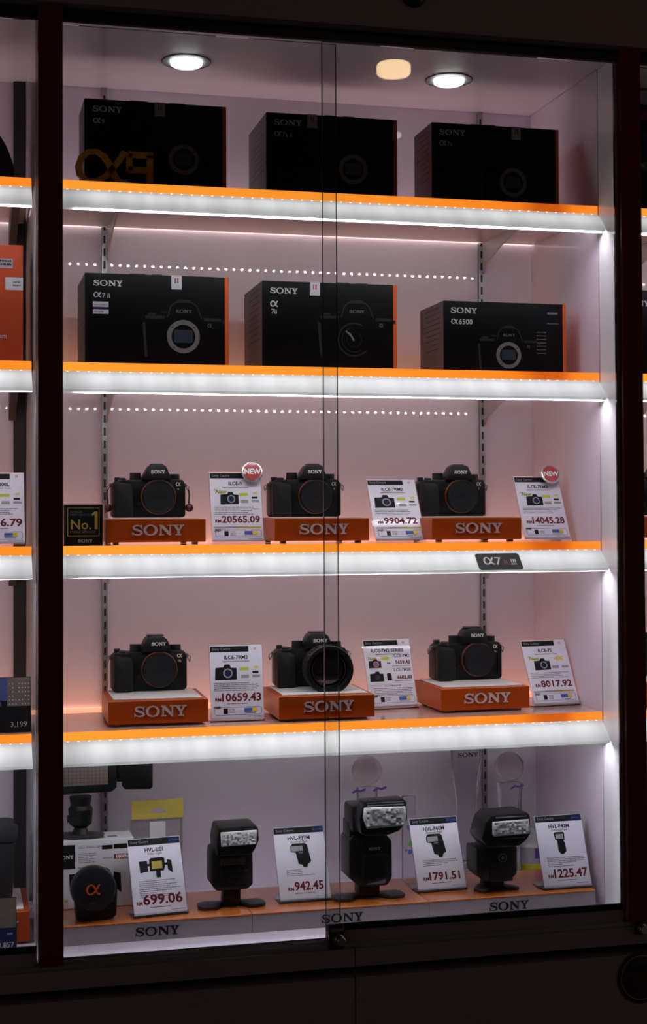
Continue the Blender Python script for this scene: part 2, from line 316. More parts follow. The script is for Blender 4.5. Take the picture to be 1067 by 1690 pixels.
for k, (a, b) in enumerate(bays):
    struct('trim_%d' % (4+k), MB().box(a, b, -0.06, D-0.0005, ZC, ZC+0.015), 'ceil')
    struct('trim_%d' % (7+k), MB().box(a, b, -0.058, D-0.0005, ZB-0.012, ZB), 'wall')
# posts
for k, (a, b) in enumerate([(-0.0359, 0.0), (0.9042, 0.9396)]):
    struct('trim_%d' % (10+k), MB().box(a, b, -0.082, -0.0665, -0.657, 0.7725, 0.0008, 1), 'post')
# header: fascia, black track, brown lip
struct('trim_12', MB().box(-0.7, 1.6, -0.090, 0.33, 0.7725, 1.62), 'fascia')
struct('trim_13', MB().box(-0.7, 1.6, -0.0662, -0.060, 0.7535, 0.7724), 'track')
struct('trim_14', MB().box(-0.7, 1.6, -0.0675, -0.0663, 0.7505, 0.7535), 'trackline')
# base: aluminium sliding track, fascia strip, drawer fronts
struct('trim_15', MB().box(-0.7, 1.6, -0.076, -0.0585, -0.6645, -0.657).box(-0.7, 1.6, -0.0620, -0.0600, -0.657, -0.6535).box(-0.7, 1.6, -0.0700, -0.0690, -0.657, -0.6535), 'alu')
for k, (a, b) in enumerate([(-0.7, 0.4448), (0.4462, 1.6)]):
    struct('trim_%d' % (16+k), MB().box(a, b, -0.080, -0.04, -0.693, -0.6647, 0.0006, 1), 'fascia')
    struct('trim_%d' % (18+k), MB().box(a, b, -0.082, -0.04, -1.25, -0.709, 0.001, 1), 'fascia')
struct('trim_20', MB().box(-0.7, 1.6, -0.038, 0.30, -OZ, -0.666), 'track')

# sliding glass doors (pane, edges, rails)
def door(name, x0, x1, y, rail, dz=0.0):
    d = MB().box(x0, x1, y, y+0.004, -0.6525, 0.7498).build(name, 'pane'); d.location.z = OZ; d['kind'] = 'structure'
    for xe in (x0, x1): MB().box(xe-0.0005, xe+0.0005, y-0.0003, y+0.0043, -0.6525, 0.7498).build('glass_edge', 'paneedge', d)
    if rail:
        MB().box(x0, x1, y-0.0035, y-0.0003, -0.6600, -0.617+dz).build('bottom_rail', 'fascia', d)
        MB().box(x0, x1, y-0.0045, y-0.0003, -0.6169+dz, -0.607+dz).build('gasket', 'rubber', d)
        MB().box(x0, x1, y-0.0045, y-0.0003, -0.6640, -0.6601).build('rail_lip', 'rubber', d)
    return d
door('door_1', 0.0012, 0.4275, -0.0595, False)
dr = door('door_2', 0.4025, 0.8985, -0.0690, True, -0.0205)
lk = MB().box(0.4035, 0.4285, -0.0815, -0.0725, -0.6635, -0.6255, 0.002).build('lock_body', 'lockdark', dr)
MB().lathe([(0, .0088), (.004, .0088), (.0045, .0075), (.012, .0075), (.0125, .006), (.0135, .006)], (0.4185, -0.0815, -0.6490), (0.15, -1, 0), 24).build('lock_barrel', 'chrome', lk)
MB().box(0.4055, 0.4265, -0.0822, -0.0814, -0.6365, -0.6320).build('clamp_strip', 'chrome', lk)
door('door_3', -0.55, -0.0385, -0.0690, True, -0.0205)
door('door_4', 0.9425, 1.5, -0.0595, False)

# slotted uprights on the back wall
def upright(x, label):
    t = thing('shelf_upright', label, 'upright', (x, 0, 0), 0, 'slotted uprights')
    MB().box(-0.0048, 0.0048, D-0.008, D-0.0005, ZB+0.0005, ZC-0.001).build('rail', 'steel', t)
    m = MB(); z = ZB+0.012
    while z < ZC-0.02: m.rect(-0.0018, 0.0018, z, z+0.0135, D-0.0083); z += 0.0225
    m.build('slots', 'slot', t, stuff=True)
    return t
upright(0.0983, 'slotted steel shelf upright on the back wall near the left post')
upright(0.7970, 'slotted steel shelf upright on the back wall towards the right wall')
t = thing('cable_cover', 'black vertical cover strip in the back corner of the left bay', 'strip', (-0.0475, D-0.006, 0))
MB().box(-0.0102, 0.0102, -0.004, 0.0055, ZB+0.0005, ZC-0.0005, 0.001, 1).build('cover', 'darkstrip', t)

# lit shelves
barm = {0: bar_material('bar_middle', 0.004, 0.898), 1: bar_material('bar_left', -0.6, -0.04), 2: bar_material('bar_right', 0.944, 1.5)}
edgem = {0: edge_material('edge_middle', 0.8), 1: edge_material('edge_left', 0.05), 2: edge_material('edge_right', 1.9)}
def shelf(k, x0, x1, z, label, brackets, bm='bracket', bt=.0012):
    t = thing('lit_shelf', label, 'shelf', (0, 0, z), group=('lit shelves of the middle bay', 'lit shelves of the left bay', 'lit shelves of the right bay')[k])
    MB().box(x0, x1, 0.0006, D-0.0755, -0.0030, 0.0).build('top_sheet', 'shelf_top', t)
    MB().box(x0, x1, D-0.0754, D-0.0066, -0.0030, 0.0).build('rear_sheet', 'glow_top' if z > 0.5 else 'glow_rear', t)
    MB().box(x0, x1, -0.0008, 0.0005, -0.0135, 0.0).build('orange_edge', edgem[k], t)
    MB().box(x0, x1, 0.0006, D-0.0105, -0.0132, -0.0031).build('underside_panel', 'shelf_under', t)
    MB().box(x0, x1, D-0.0065, D-0.0015, -0.0060, -0.0004).build('back_glow_strip', 'glow_up', t)
    MB().box(x0, x1, D-0.0100, D-0.0015, -0.0132, -0.0061).build('lower_glow_strip', 'glow_dn', t)
    MB().prism([(-0.0003, -0.0137), (-0.0310, -0.0440), (-0.0310, -0.0484), (-0.0304, -0.0484), (-0.0304, -0.0455), (-0.0190, -0.0455), (0.0020, -0.0145), (0.0020, -0.0137)], x0-0.001, x1, axis='x').build('light_bar', barm[k], t)  # front lip shaped to hide the glowing underside from view
    MB().add([(x0+.02, -0.0302, -0.0457), (x0+.02, -0.0200, -0.0457), (x1-.003, -0.0200, -0.0457), (x1-.003, -0.0302, -0.0457)], [(0, 1, 2, 3)]).build('underside_diffuser', 'bar_dn', t)
    MB().box(x0, x1, -0.0190, -0.0182, -0.0495, -0.0450).build('added_light_shield', 'jamb', t)  # added shield, keeps the diffuser's streak off the glossy back wall
    MB().box(x0, x1, 0.0022, 0.0042, -0.0345, -0.0133).build('led_tape', 'ledtape', t)
    m = MB(); s = MB(); x = x0+0.008
    while x < x1-0.005:
        m.add([(x-.0023, .0043, -.0299), (x+.0023, .0043, -.0299), (x+.0023, .0043, -.0259), (x-.0023, .0043, -.0259)], [(0, 1, 2, 3)])
        s.box(x-.0014, x+.0014, -.0024, -.0009, -.0146, -.0138); x += 0.0162
    m.build('leds', 'led', t, stuff=True); s.build('led_specks', 'led_dim', t, stuff=True)
    for bx in brackets:
        MB().prism([(D-0.009, -0.0134), (0.055, -0.0134), (0.055, -0.0170), (0.12, -0.0230), (0.20, -0.0360), (0.262, -0.0560), (D-0.020, -0.0720), (D-0.009, -0.0720)], bx-bt, bx+bt, axis='x').build('bracket', bm, t)
    return t
what = ['yellow letters', 'the 6500 box', 'the award plaque', 'a lens camera']
order = ['topmost', 'second from the top', 'third from the top', 'lowest']
for i, z in enumerate(ZS):
    shelf(0, 0.0045, 0.8985, z, '%s orange lit shelf of the middle bay, holding %s' % (order[i], what[i]), (0.1035, 0.8000))
    shelf(1, -0.6, -0.0418, z, '%s orange lit shelf of the narrow left bay' % order[i], (-0.0600,), 'blackbracket', .006)
    shelf(2, 0.9435, 1.5, z, '%s orange lit shelf of the right bay beyond the right post' % order[i], (1.10,))

# recessed ceiling spots
for x, lab in ((0.2164, 'left of the two round recessed spotlights in the bay ceiling'), (0.6747, 'right of the two round recessed spotlights in the bay ceiling')):
    t = thing('downlight', lab, 'spotlight', (x, 0.1145, ZC), 0, 'recessed spotlights')
    MB().lathe([(0, .0402), (-.0008, .0401), (-.0012, .0396), (-.0014, .0280), (-.0006, .0266)], (0, 0, 0), (0, 0, 1), 40, caps=False).build('rim', 'downrim', t)
    MB().lathe([(-.0003, .0412), (-.0014, .0411), (-.0014, .0403)], (0, 0, 0), (0, 0, 1), 40, caps=False).build('outer_gap', 'track', t)
    MB().lathe([(-.0012, .0262), (-.0055, .0260), (-.0075, .0225), (-.0088, .012), (-.0092, .0005)], (0, 0, 0), (0, 0, 1), 32).build('lens', 'down', t)

# shop ceiling lamp, seen only as a warm reflection in the right door
t = thing('pendant_lamp', 'warm drum lamp mirrored in the glass of the right sliding door', 'lamp', (1.10, -1.99, 1.325))
MB().lathe([(0, .046), (.005, .050), (.027, .050), (.032, .046)], (0, 0, -0.016), (0, 0, 1), 40).build('shade', 'warmglow', t)
MB().cyl((0, 0, 0.016), (0, 0, 0.2948), 0.006).build('stem', 'lug', t)

# black dome on the header
t = thing('dome_sensor', 'black half dome fixed to the dark header above the doors', 'sensor', (0.5468, -0.0902, 0.8275))
MB().lathe([(0, .0205), (.004, .0200), (.010, .0165), (.0145, .0090), (.0160, .0005)], (0, 0, 0), (0, -1, 0), 28).build('dome', 'dome', t)
# second lock by the right post, partly out of frame
t = thing('cabinet_lock', 'chrome barrel lock at the foot of the right post', 'lock', (0.9245, -0.0802, -0.667))
MB().box(-0.010, 0.014, -0.004, 0, -0.010, 0.009, 0.0015).build('plate', 'lockdark', t)
MB().lathe([(0, .0080), (.006, .0080), (.0066, .0066), (.0120, .0066)], (0.001, -0.004, 0), (0.1, -1, 0.05), 24).build('barrel', 'chrome', t)
t = thing('round_sticker', 'dark brown round sticker on the drawer front at the lower right', 'sticker', (0.925, -0.0822, -0.7460))
MB().lathe([(0, .042), (.0012, .042), (.0016, .0405)], (0, 0, 0), (0, -1, 0), 48).build('disc', 'tape', t)
MB().ring(0, 0, .0345, .0358, -.0018).build('rim_line', 'fascia', t)
word_mark(-0.022, 0.014, 0.038, 0.0068, -0.0019).build('lettering', 'ink', t)

# ------------------------------------------------------------------ camera cartons
def camera_print(t, cx, cz, s, tone='full', lens=False):
    # printed picture of a camera body: dim outline, bayonet ring, blue sensor
    dim = 'darkprint'
    p = MB()
    p.rect(cx-.062*s, cx-.030*s, cz+.028*s, cz+.033*s, -.0003).rect(cx+.034*s, cx+.062*s, cz+.026*s, cz+.031*s, -.0003)
    p.stroke([(cx-.026*s, cz+.030*s), (cx-.020*s, cz+.050*s), (cx-.012*s, cz+.056*s), (cx+.014*s, cz+.056*s), (cx+.022*s, cz+.050*s), (cx+.030*s, cz+.030*s)], .0022*s, -.0003)
    p.stroke([(cx-.064*s, cz+.022*s), (cx-.062*s, cz-.012*s), (cx-.060*s, cz-.034*s)], .0045*s, -.0003)
    p.rect(cx-.058*s, cx-.044*s, cz+.034*s, cz+.037*s, -.0003).rect(cx-.036*s, cx-.026*s, cz+.038*s, cz+.0405*s, -.0003).rect(cx+.064*s, cx+.068*s, cz+.022*s, cz+.028*s, -.0003)
    p.rect(cx-.010*s, cx+.012*s, cz+.0575*s, cz+.060*s, -.0003)
    o = p.build('camera_picture', dim, t)
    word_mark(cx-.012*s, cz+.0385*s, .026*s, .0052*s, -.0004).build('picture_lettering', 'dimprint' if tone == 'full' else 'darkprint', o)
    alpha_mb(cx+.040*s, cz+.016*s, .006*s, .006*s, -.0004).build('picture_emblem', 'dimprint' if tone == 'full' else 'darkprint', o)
    if lens:
        for r0, r1, a0, a1 in ((.026, .0285, 60, 320), (.020, .0212, 100, 300), (.012, .0128, 0, 360)): MB().ring(cx-.004*s, cz-.006*s, r0*s, r1*s, -.0004, 40, a0, a1).build('picture_ring', 'darkprint', o)
        MB().stroke([(cx-.018*s, cz+.008*s), (cx-.010*s, cz+.002*s), (cx-.004*s, cz-.008*s)], .003*s, -.0005).build('picture_shine', 'dimprint', o)
    else:
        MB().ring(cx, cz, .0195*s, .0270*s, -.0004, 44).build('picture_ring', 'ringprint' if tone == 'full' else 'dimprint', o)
        MB().rect(cx-.0150*s, cx+.0150*s, cz-.0100*s, cz+.0110*s, -.0004).build('picture_sensor', 'sensorprint', o)
        for a in (40, 140, 230): MB().ring(cx+.0232*s*math.cos(R(a)), cz+.0232*s*math.sin(R(a)), 0, .0014*s, -.0006, 10).build('picture_screw', 'darkprint', o)

def carton(x, y, z, w, d, h, label, model, tone, cam_at, seal=None, lens=False, sticker=False, slots=(), group=None, model_size=.0105, two_line=None, side_lines=True):
    t = thing('camera_carton', label, 'box', (x, y, z+.0004), 0, group)
    MB().box(0, w, 0, d, 0, h, .0011, 2).build('carton', 'carton', t)
    MB().rect(w-.0062, w-.0003, .0006, h-.0004, -.0002).add([(w+.0002, .0006, .0008), (w+.0002, d-.001, .0008), (w+.0002, d-.001, h-.0008), (w+.0002, .0006, h-.0008)], [(0, 1, 2, 3)]).build('orange_edge', 'orangeprint', t)
    sd = MB().add([(-.0002, d-.0015, .001), (-.0002, .0015, .001), (-.0002, .0015, h-.001), (-.0002, d-.0015, h-.001)], [(0, 1, 2, 3)]).build('side_panel', 'cartongrey_lit', t)  # light caught by the black side is painted in as lighter grey
    if side_lines:
        m = MB()
        for k in range(9):
            zz = h*(.92-.07*k); a = d*.12; b = d*random.uniform(.55, .9)
            m.add([(-.0004, a, zz), (-.0004, b, zz), (-.0004, b, zz+.0016), (-.0004, a, zz+.0016)], [(0, 1, 2, 3)])
        m.build('side_text', 'darkprint', sd)
    ink = 'silverprint'
    word_mark(.0130, h-.0205, .047, .0092, -.0003).build('maker_lettering', ink, t)
    if two_line:
        alpha_mb(.0135, h-.0425, .012, .0095, -.0003, t=.2).build('model_lettering', ink, t)
        text_mb(two_line, .0105, .02, 'LEFT', .0150, h-.0540, -.0003).build('model_lettering', ink, t)
    else:
        alpha_mb(.0135, h-.0392, .0115, .0085, -.0003, t=.17).build('model_lettering', ink, t)
        text_mb(model, model_size, .01, 'LEFT', .0270, h-.0395, -.0003).build('model_lettering', ink, t)
    camera_print(t, cam_at[0], cam_at[1], cam_at[2], tone, lens)
    if seal:
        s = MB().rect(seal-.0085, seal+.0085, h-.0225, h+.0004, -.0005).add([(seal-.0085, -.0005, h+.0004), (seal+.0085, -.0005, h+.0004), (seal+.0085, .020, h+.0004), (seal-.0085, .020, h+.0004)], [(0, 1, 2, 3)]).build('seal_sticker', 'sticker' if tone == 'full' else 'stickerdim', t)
        MB().rect(seal-.0030, seal-.0010, h-.0125, h-.0040, -.0007).rect(seal+.0010, seal+.0032, h-.0125, h-.0040, -.0007).build('seal_mark', 'redprint', s)
    for a, b in slots:   # the lid's tuck flap shows as shallow raised tabs on the top edge
        MB().box(a, b, .0012, .010, h+.0001, h+.0012, .0003, 1).build('lid_tab', 'cartongrey_lit', t)
    if sticker:
        s = MB().rect(.0125, .0375, h-.0655, h-.0460, -.0004).build('price_sticker', 'sticker', t)
        MB().rect(.0125, .0375, h-.0585, h-.0545, -.0006).build('sticker_stripe', 'navy', s)
        m = MB(); dashes(.0145, .0360, h-.0515, .0012, -.0006, m); dashes(.0145, .0300, h-.0630, .0018, -.0006, m); m.build('sticker_text', 'grey', s)
    return t
g1, g2 = 'camera cartons on the top shelf', 'camera cartons on the second shelf'
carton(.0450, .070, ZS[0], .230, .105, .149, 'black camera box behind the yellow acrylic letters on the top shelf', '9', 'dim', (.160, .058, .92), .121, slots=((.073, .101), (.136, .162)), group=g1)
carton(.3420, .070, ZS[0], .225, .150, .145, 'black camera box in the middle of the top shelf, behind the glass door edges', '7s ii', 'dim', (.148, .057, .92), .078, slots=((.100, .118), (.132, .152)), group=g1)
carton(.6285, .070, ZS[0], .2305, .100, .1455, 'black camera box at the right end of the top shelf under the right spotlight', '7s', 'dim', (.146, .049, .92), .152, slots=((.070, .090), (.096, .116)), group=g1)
carton(.0455, .070, ZS[1], .2325, .145, .1510, 'black camera box with a white and purple price sticker, left on the second shelf', '7 ii', 'full', (.158, .052, 1.0), .147, sticker=True, slots=((.072, .098), (.107, .124)), group=g2)
carton(.3340, .070, ZS[1], .2305, .155, .1480, 'black camera box with a lens camera pictured on it, middle of the second shelf', '7ii', 'full', (.160, .060, 1.0), .089, lens=True, two_line='7ii', slots=((.128, .150), (.160, .180)), group=g2)
t = carton(.6470, .070, ZS[1], .2227, .130, .1246, 'low black camera box marked 6500, right end of the second shelf', '6500', 'full', (.117, .034, .84), None, group=g2, model_size=.0125)
m = MB(); m.rect(.188, .207, .106, .1095, -.0003); dashes(.188, .210, .0895, .0018, -.0003, m)
for k in range(7): dashes(.168, .186, .074-.006*k, .0016, -.0003, m)
m.build('fine_print', 'dimprint', t)

# freestanding yellow letters in front of the first carton
t = thing('acrylic_letters', 'yellow acrylic alpha and figure nine standing in front of the top left box', 'sign', (.0254, .022, ZS[0]+.0003))
alpha_mb(0, 0, .078, .054, 0, .008, t=.135).build('letter', 'gold', t)
MB().box(.0840, .1225, -.008, 0, .0440, .0535).box(.0800, .0900, -.008, 0, .0225, .0500).box(.0840, .1130, -.008, 0, .0200, .0290).box(.1125, .1225, -.008, 0, 0, .0480).build('letter', 'gold', t)

# ------------------------------------------------------------------ orange display stands
def stand(x, y, z, label, rz=0, lx=.040):
    t = thing('display_stand', label, 'stand', (x, y, z+.0003), rz, 'orange camera stands')
    MB().box(0, .158, 0, .150, .0040, .0405, .0008, 1).build('block', 'stand', t)
    MB().box(.0085, .1495, .0115, .141, .0405, .0428, .0006, 1).build('top_plate', 'standtop', t)
    word_mark(lx, .0150, .0830, .0165, -.0001, .0014).build('lettering', 'letter', t)
    for a in (.012, .138):
        for b in (.010, .132): MB().box(a, a+.009, b, b+.009, 0, .0040, .0005, 1).build('foot', 'foot', t)
    return t
STX3 = [(.0745, .030), (.3450, .030), (.6110, .030)]
for (x, y), lab in zip(STX3, ('orange camera stand beside the black award plaque, third shelf', 'orange camera stand in the middle of the third shelf', 'orange camera stand above the black name plate, third shelf')):
    stand(x, y, ZS[2], lab)
STX4 = [(.0775, .0330, -.03), (.3480, .0185, -.03), (.6310, .0480, .01)]
for (x, y, rz), lab in zip(STX4, ('orange camera stand at the left of the lowest lit shelf', 'orange camera stand under the camera with a lens', 'orange camera stand at the right of the lowest lit shelf')):
    stand(x, y, ZS[3], lab, rz)

# ------------------------------------------------------------------ cameras
def camera_body(x, y, z, label, rz=0, round_hump=False, lens=False, cords=False, model='7', s=1.0):
    t = thing('mirrorless_camera', label, 'camera', (x, y, z+.0004), rz, 'cameras on the orange stands')
    t.scale = (s, s, s)
    MB().prism([(.004, 0), (.120, 0), (.124, .004), (.124, .056), (.120, .064), (.098, .0655), (.096, .067), (.054, .067), (.050, .0645), (.020, .064), (.006, .062), (0, .056), (0, .004)], 0, .036, .0018).build('body', 'bodyblack', t)
    MB().prism([(.001, 0), (.031, 0), (.034, .004), (.033, .050), (.030, .057), (.006, .0605), (.001, .056)], -.017, .004, .0045).build('grip', 'gripblack', t)
    if round_hump: hp = [(.049, .064), (.052, .077), (.056, .085), (.063, .090), (.083, .090), (.090, .085), (.094, .077), (.097, .064)]
    else: hp = [(.049, .064), (.054, .074), (.062, .0875), (.066, .0895), (.086, .0895), (.090, .0875), (.096, .074), (.100, .064)]
    h = MB().prism(hp, -.007, .030, .0016).build('viewfinder_hump', 'hump', t)
    MB().prism([(hp[2][0]+.003, .0895), (hp[-3][0]-.003, .0895), (hp[-3][0]-.004, .0915), (hp[2][0]+.004, .0915)], .004, .026, .0005).build('hot_shoe', 'dial', h)
    word_mark(.0640, .0748, .0240, .0052, -.0072, .0004).build('maker_lettering', 'white', h)
    # mount
    cx, cz = .0775, .0350
    mt = MB().lathe([(0, .0300), (.0055, .0300), (.0065, .0292), (.0065, .0262)], (cx, .001, cz), (0, -1, 0), 48).build('mount_ring', 'copper', t)
    if not lens:
        c = MB().lathe([(0, .0283), (.0070, .0283), (.0088, .0272), (.0088, .0250), (.0080, .0244), (.0078, .0005)], (cx, -.0052, cz), (0, -1, 0), 48).build('body_cap', 'cap', t)
        word_mark(cx-.010, cz-.002, .020, .0038, -.0132, .0002).build('cap_lettering', 'bodyblack', c)
    else:
        L = MB().lathe([(0, .0310), (.010, .0325), (.014, .0345), (.030, .0350), (.031, .0362), (.058, .0372), (.0600, .0360), (.0625, .0355), (.0630, .0390), (.0745, .0400), (.0755, .0385), (.0755, .0335), (.0690, .0310)], (cx, -.004, cz), (0, -1, 0), 56, caps=False).build('lens_barrel', 'bodyblack', t)
        r = MB()
        for k in range(48):
            a = 2*math.pi*k/48; q = Matrix.Translation((cx, -.004, cz)) @ Matrix.Rotation(a, 4, 'Y')
            r.box(-.0014, .0014, -.056, -.034, .0360, .0385, m=q)
        r.build('focus_ring', 'rubberring', L, stuff=True)
        MB().lathe([(0, .0312), (.003, .024), (.005, .012), (.0056, .0005)], (cx, -.066, cz), (0, -1, 0), 48).build('front_glass', 'lensglass', L)
        MB().ring(cx, cz, .0270, .0283, -.0733, 48).build('rim_lettering', 'darkprint', L)
    alpha_mb(.1075, .0538, .0075, .0060, -.0004, .0003, .17).build('emblem', 'alphaw', t)
    text_mb(model, .0052, .01, 'CENTER', .1115, .0462, -.0005).build('model_lettering', 'alphaw', t)
    # top controls
    MB().cyl((.0405, .016, .064), (.0405, .016, .0762), .0098, .0094, 28).build('mode_dial', 'dial', t)
    MB().cyl((.1070, .016, .064), (.1070, .016, .0742), .0095, .0092, 28).build('exposure_dial', 'dial', t)
    MB().lathe([(0, .0085), (.003, .0085), (.0045, .0060), (.0072, .0056)], (.0170, .000, .0600), (0, -.15, 1), 24).build('shutter_button', 'dial', t)
    MB().cyl((.0245, -.0125, .0520), (.0115, -.0125, .0520), .0046, .0046, 18).build('front_dial', 'dial', t)
    MB().box(.006, .016, .020, .030, .0620, .0690, .0012).build('rear_dial', 'dial', t)
    MB().cyl((.048, .0005, .0560), (.048, -.0012, .0560), .0026, .0026, 14).build('lamp_window', 'dial', t)
    MB().cyl((.0455, .0005, .0240), (.0455, -.0022, .0240), .0030, .0030, 14).build('release_button', 'dial', t)
    # strap lugs
    for sx in (-1, 1):
        lx = .000 if sx < 0 else .124
        g = MB().box(min(lx, lx+sx*.004), max(lx, lx+sx*.004), .010, .018, .0520, .0590, .0008)
        g.tube([(lx+sx*.003, .014, .057), (lx+sx*.0085, .014, .0535), (lx+sx*.0070, .014, .0445), (lx+sx*.003, .014, .053)], .0009)
        lg = g.build('strap_lug', 'lug', t)
        if cords:
            MB().tube([(lx+sx*.0072, .013, .0475), (lx+sx*.0080, .010, .038), (lx+sx*.0068, .008, .028), (lx+sx*.0072, .007, .023)], .0014).build('cord', 'cord', lg)
            MB().sphere((lx+sx*.0074, .007, .0165), .0072, 20).build('bead', 'beadred', lg)
    return t
zt3, zt4 = ZS[2]+.0431, ZS[3]+.0431
camera_body(.0945, .128, zt3, 'black camera with two dark red beads hanging at its sides, under the first red badge', cords=True, model='9', s=.972)
camera_body(.3590, .128, zt3, 'black capped camera crossed by the two door edges, middle of the third shelf', model='7', s=.985)
camera_body(.6190, .128, zt3, 'black capped camera beside the 9904.72 price card on the third shelf', model='7', s=.985)
camera_body(.0945, .140, zt4, 'black camera with rounded viewfinder beside the 10659.43 price card', round_hump=True, model='7R', s=1.0)
camera_body(.3660, .130, zt4, 'black camera fitted with a wide black lens on the lowest lit shelf', rz=-.05, lens=True, round_hump=True, s=1.0)
camera_body(.6545, .152, zt4, 'black capped camera beside the 8017.92 price card on the lowest lit shelf', round_hump=True, model='7s', s=1.0)

# ------------------------------------------------------------------ price cards
PW, PH = .0855, .1225
def mini_camera(o, x, z, w, lens='grey', y=-.0011):
    k = w/.036
    b = MB().flat([(x, z), (x+.036*k, z+.0003), (x+.036*k, z+.0195*k), (x+.027*k, z+.0200*k), (x+.0245*k, z+.0255*k), (x+.0165*k, z+.0255*k), (x+.0140*k, z+.0210*k), (x+.001*k, z+.0200*k)], y).build('product_picture', 'ink', o)
    if lens == 'grey':
        MB().ring(x+.0215*k, z+.0110*k, .0056*k, .0078*k, y-.0002, 28).build('picture_ring', 'greybadge', b)
        MB().ring(x+.0215*k, z+.0110*k, 0, .0054*k, y-.0002, 24).build('picture_sensor', 'navy', b)
    elif lens == 'blue':
        MB().ring(x+.0215*k, z+.0105*k, .0062*k, .0085*k, y-.0002, 28).build('picture_ring', 'orangeink', b)
        MB().ring(x+.0215*k, z+.0105*k, 0, .0060*k, y-.0002, 24).build('picture_sensor', 'blue', b)
    else:
        MB().ring(x+.0205*k, z+.0110*k, 0, .0068*k, y-.0002, 24).build('picture_sensor', 'rubberring', b)
    return b
def flash_picture(o, x, z, s, kind, y=-.0011):
    if kind == 'video':
        b = MB().flat([(x-.012*s, z), (x+.010*s, z-.0005*s), (x+.013*s, z+.005*s), (x+.013*s, z+.019*s), (x+.010*s, z+.021*s), (x-.009*s, z+.021*s), (x-.012*s, z+.018*s)], y).rect(x-.0025*s, x+.0050*s, z-.0105*s, z, y).rect(x-.016*s, x+.018*s, z+.008*s, z+.012*s, y)
        b.flat([(x-.028*s, z-.002*s), (x-.0150*s, z), (x-.0155*s, z+.017*s), (x-.029*s, z+.0165*s)], y).flat([(x+.017*s, z+.001*s), (x+.025*s, z-.005*s), (x+.024*s, z+.015*s), (x+.017*s, z+.017*s)], y)
        b = b.build('product_picture', 'ink', o)
        MB().rect(x-.0085*s, x+.0085*s, z+.0035*s, z+.0155*s, y-.0002).build('picture_window', 'olive' if s < .9 else 'goldprint', b)
    elif kind == 'front':
        b = MB().flat([(x-.009*s, z+.022*s), (x+.008*s, z+.022*s), (x+.009*s, z+.034*s), (x+.007*s, z+.036*s), (x-.008*s, z+.036*s), (x-.010*s, z+.034*s)], y).flat([(x-.006*s, z+.023*s), (x-.006*s, z+.005*s), (x-.002*s, z-.001*s), (x+.003*s, z-.001*s), (x+.0085*s, z+.004*s), (x+.0075*s, z+.018*s), (x+.005*s, z+.023*s)], y-.0001).build('product_picture', 'ink', o)
        MB().rect(x-.0075*s, x+.0065*s, z+.0245*s, z+.0325*s, y-.0003).build('picture_window', 'greybadge', b)
    else:
        b = MB().flat([(x-.014*s, z+.026*s), (x-.014*s, z+.035*s), (x-.010*s, z+.0395*s), (x+.011*s, z+.0395*s), (x+.0145*s, z+.037*s), (x+.0190*s, z+.009*s), (x+.013*s, z+.005*s), (x+.011*s, z), (x+.005*s, z), (x+.0035*s, z+.004*s), (x-.003*s, z+.006*s), (x-.006*s, z+.024*s)], y).build('product_picture', 'ink', o)
        MB().flat([(x-.0125*s, z+.0265*s), (x+.0065*s, z+.0270*s), (x+.0065*s, z+.0355*s), (x-.0125*s, z+.0350*s)], y-.0002).build('picture_window', 'greybadge', b)
        MB().rect(x-.001*s, x+.006*s, z+.0235*s, z+.0245*s, y-.0002).build('picture_line', 'greybadge', b)

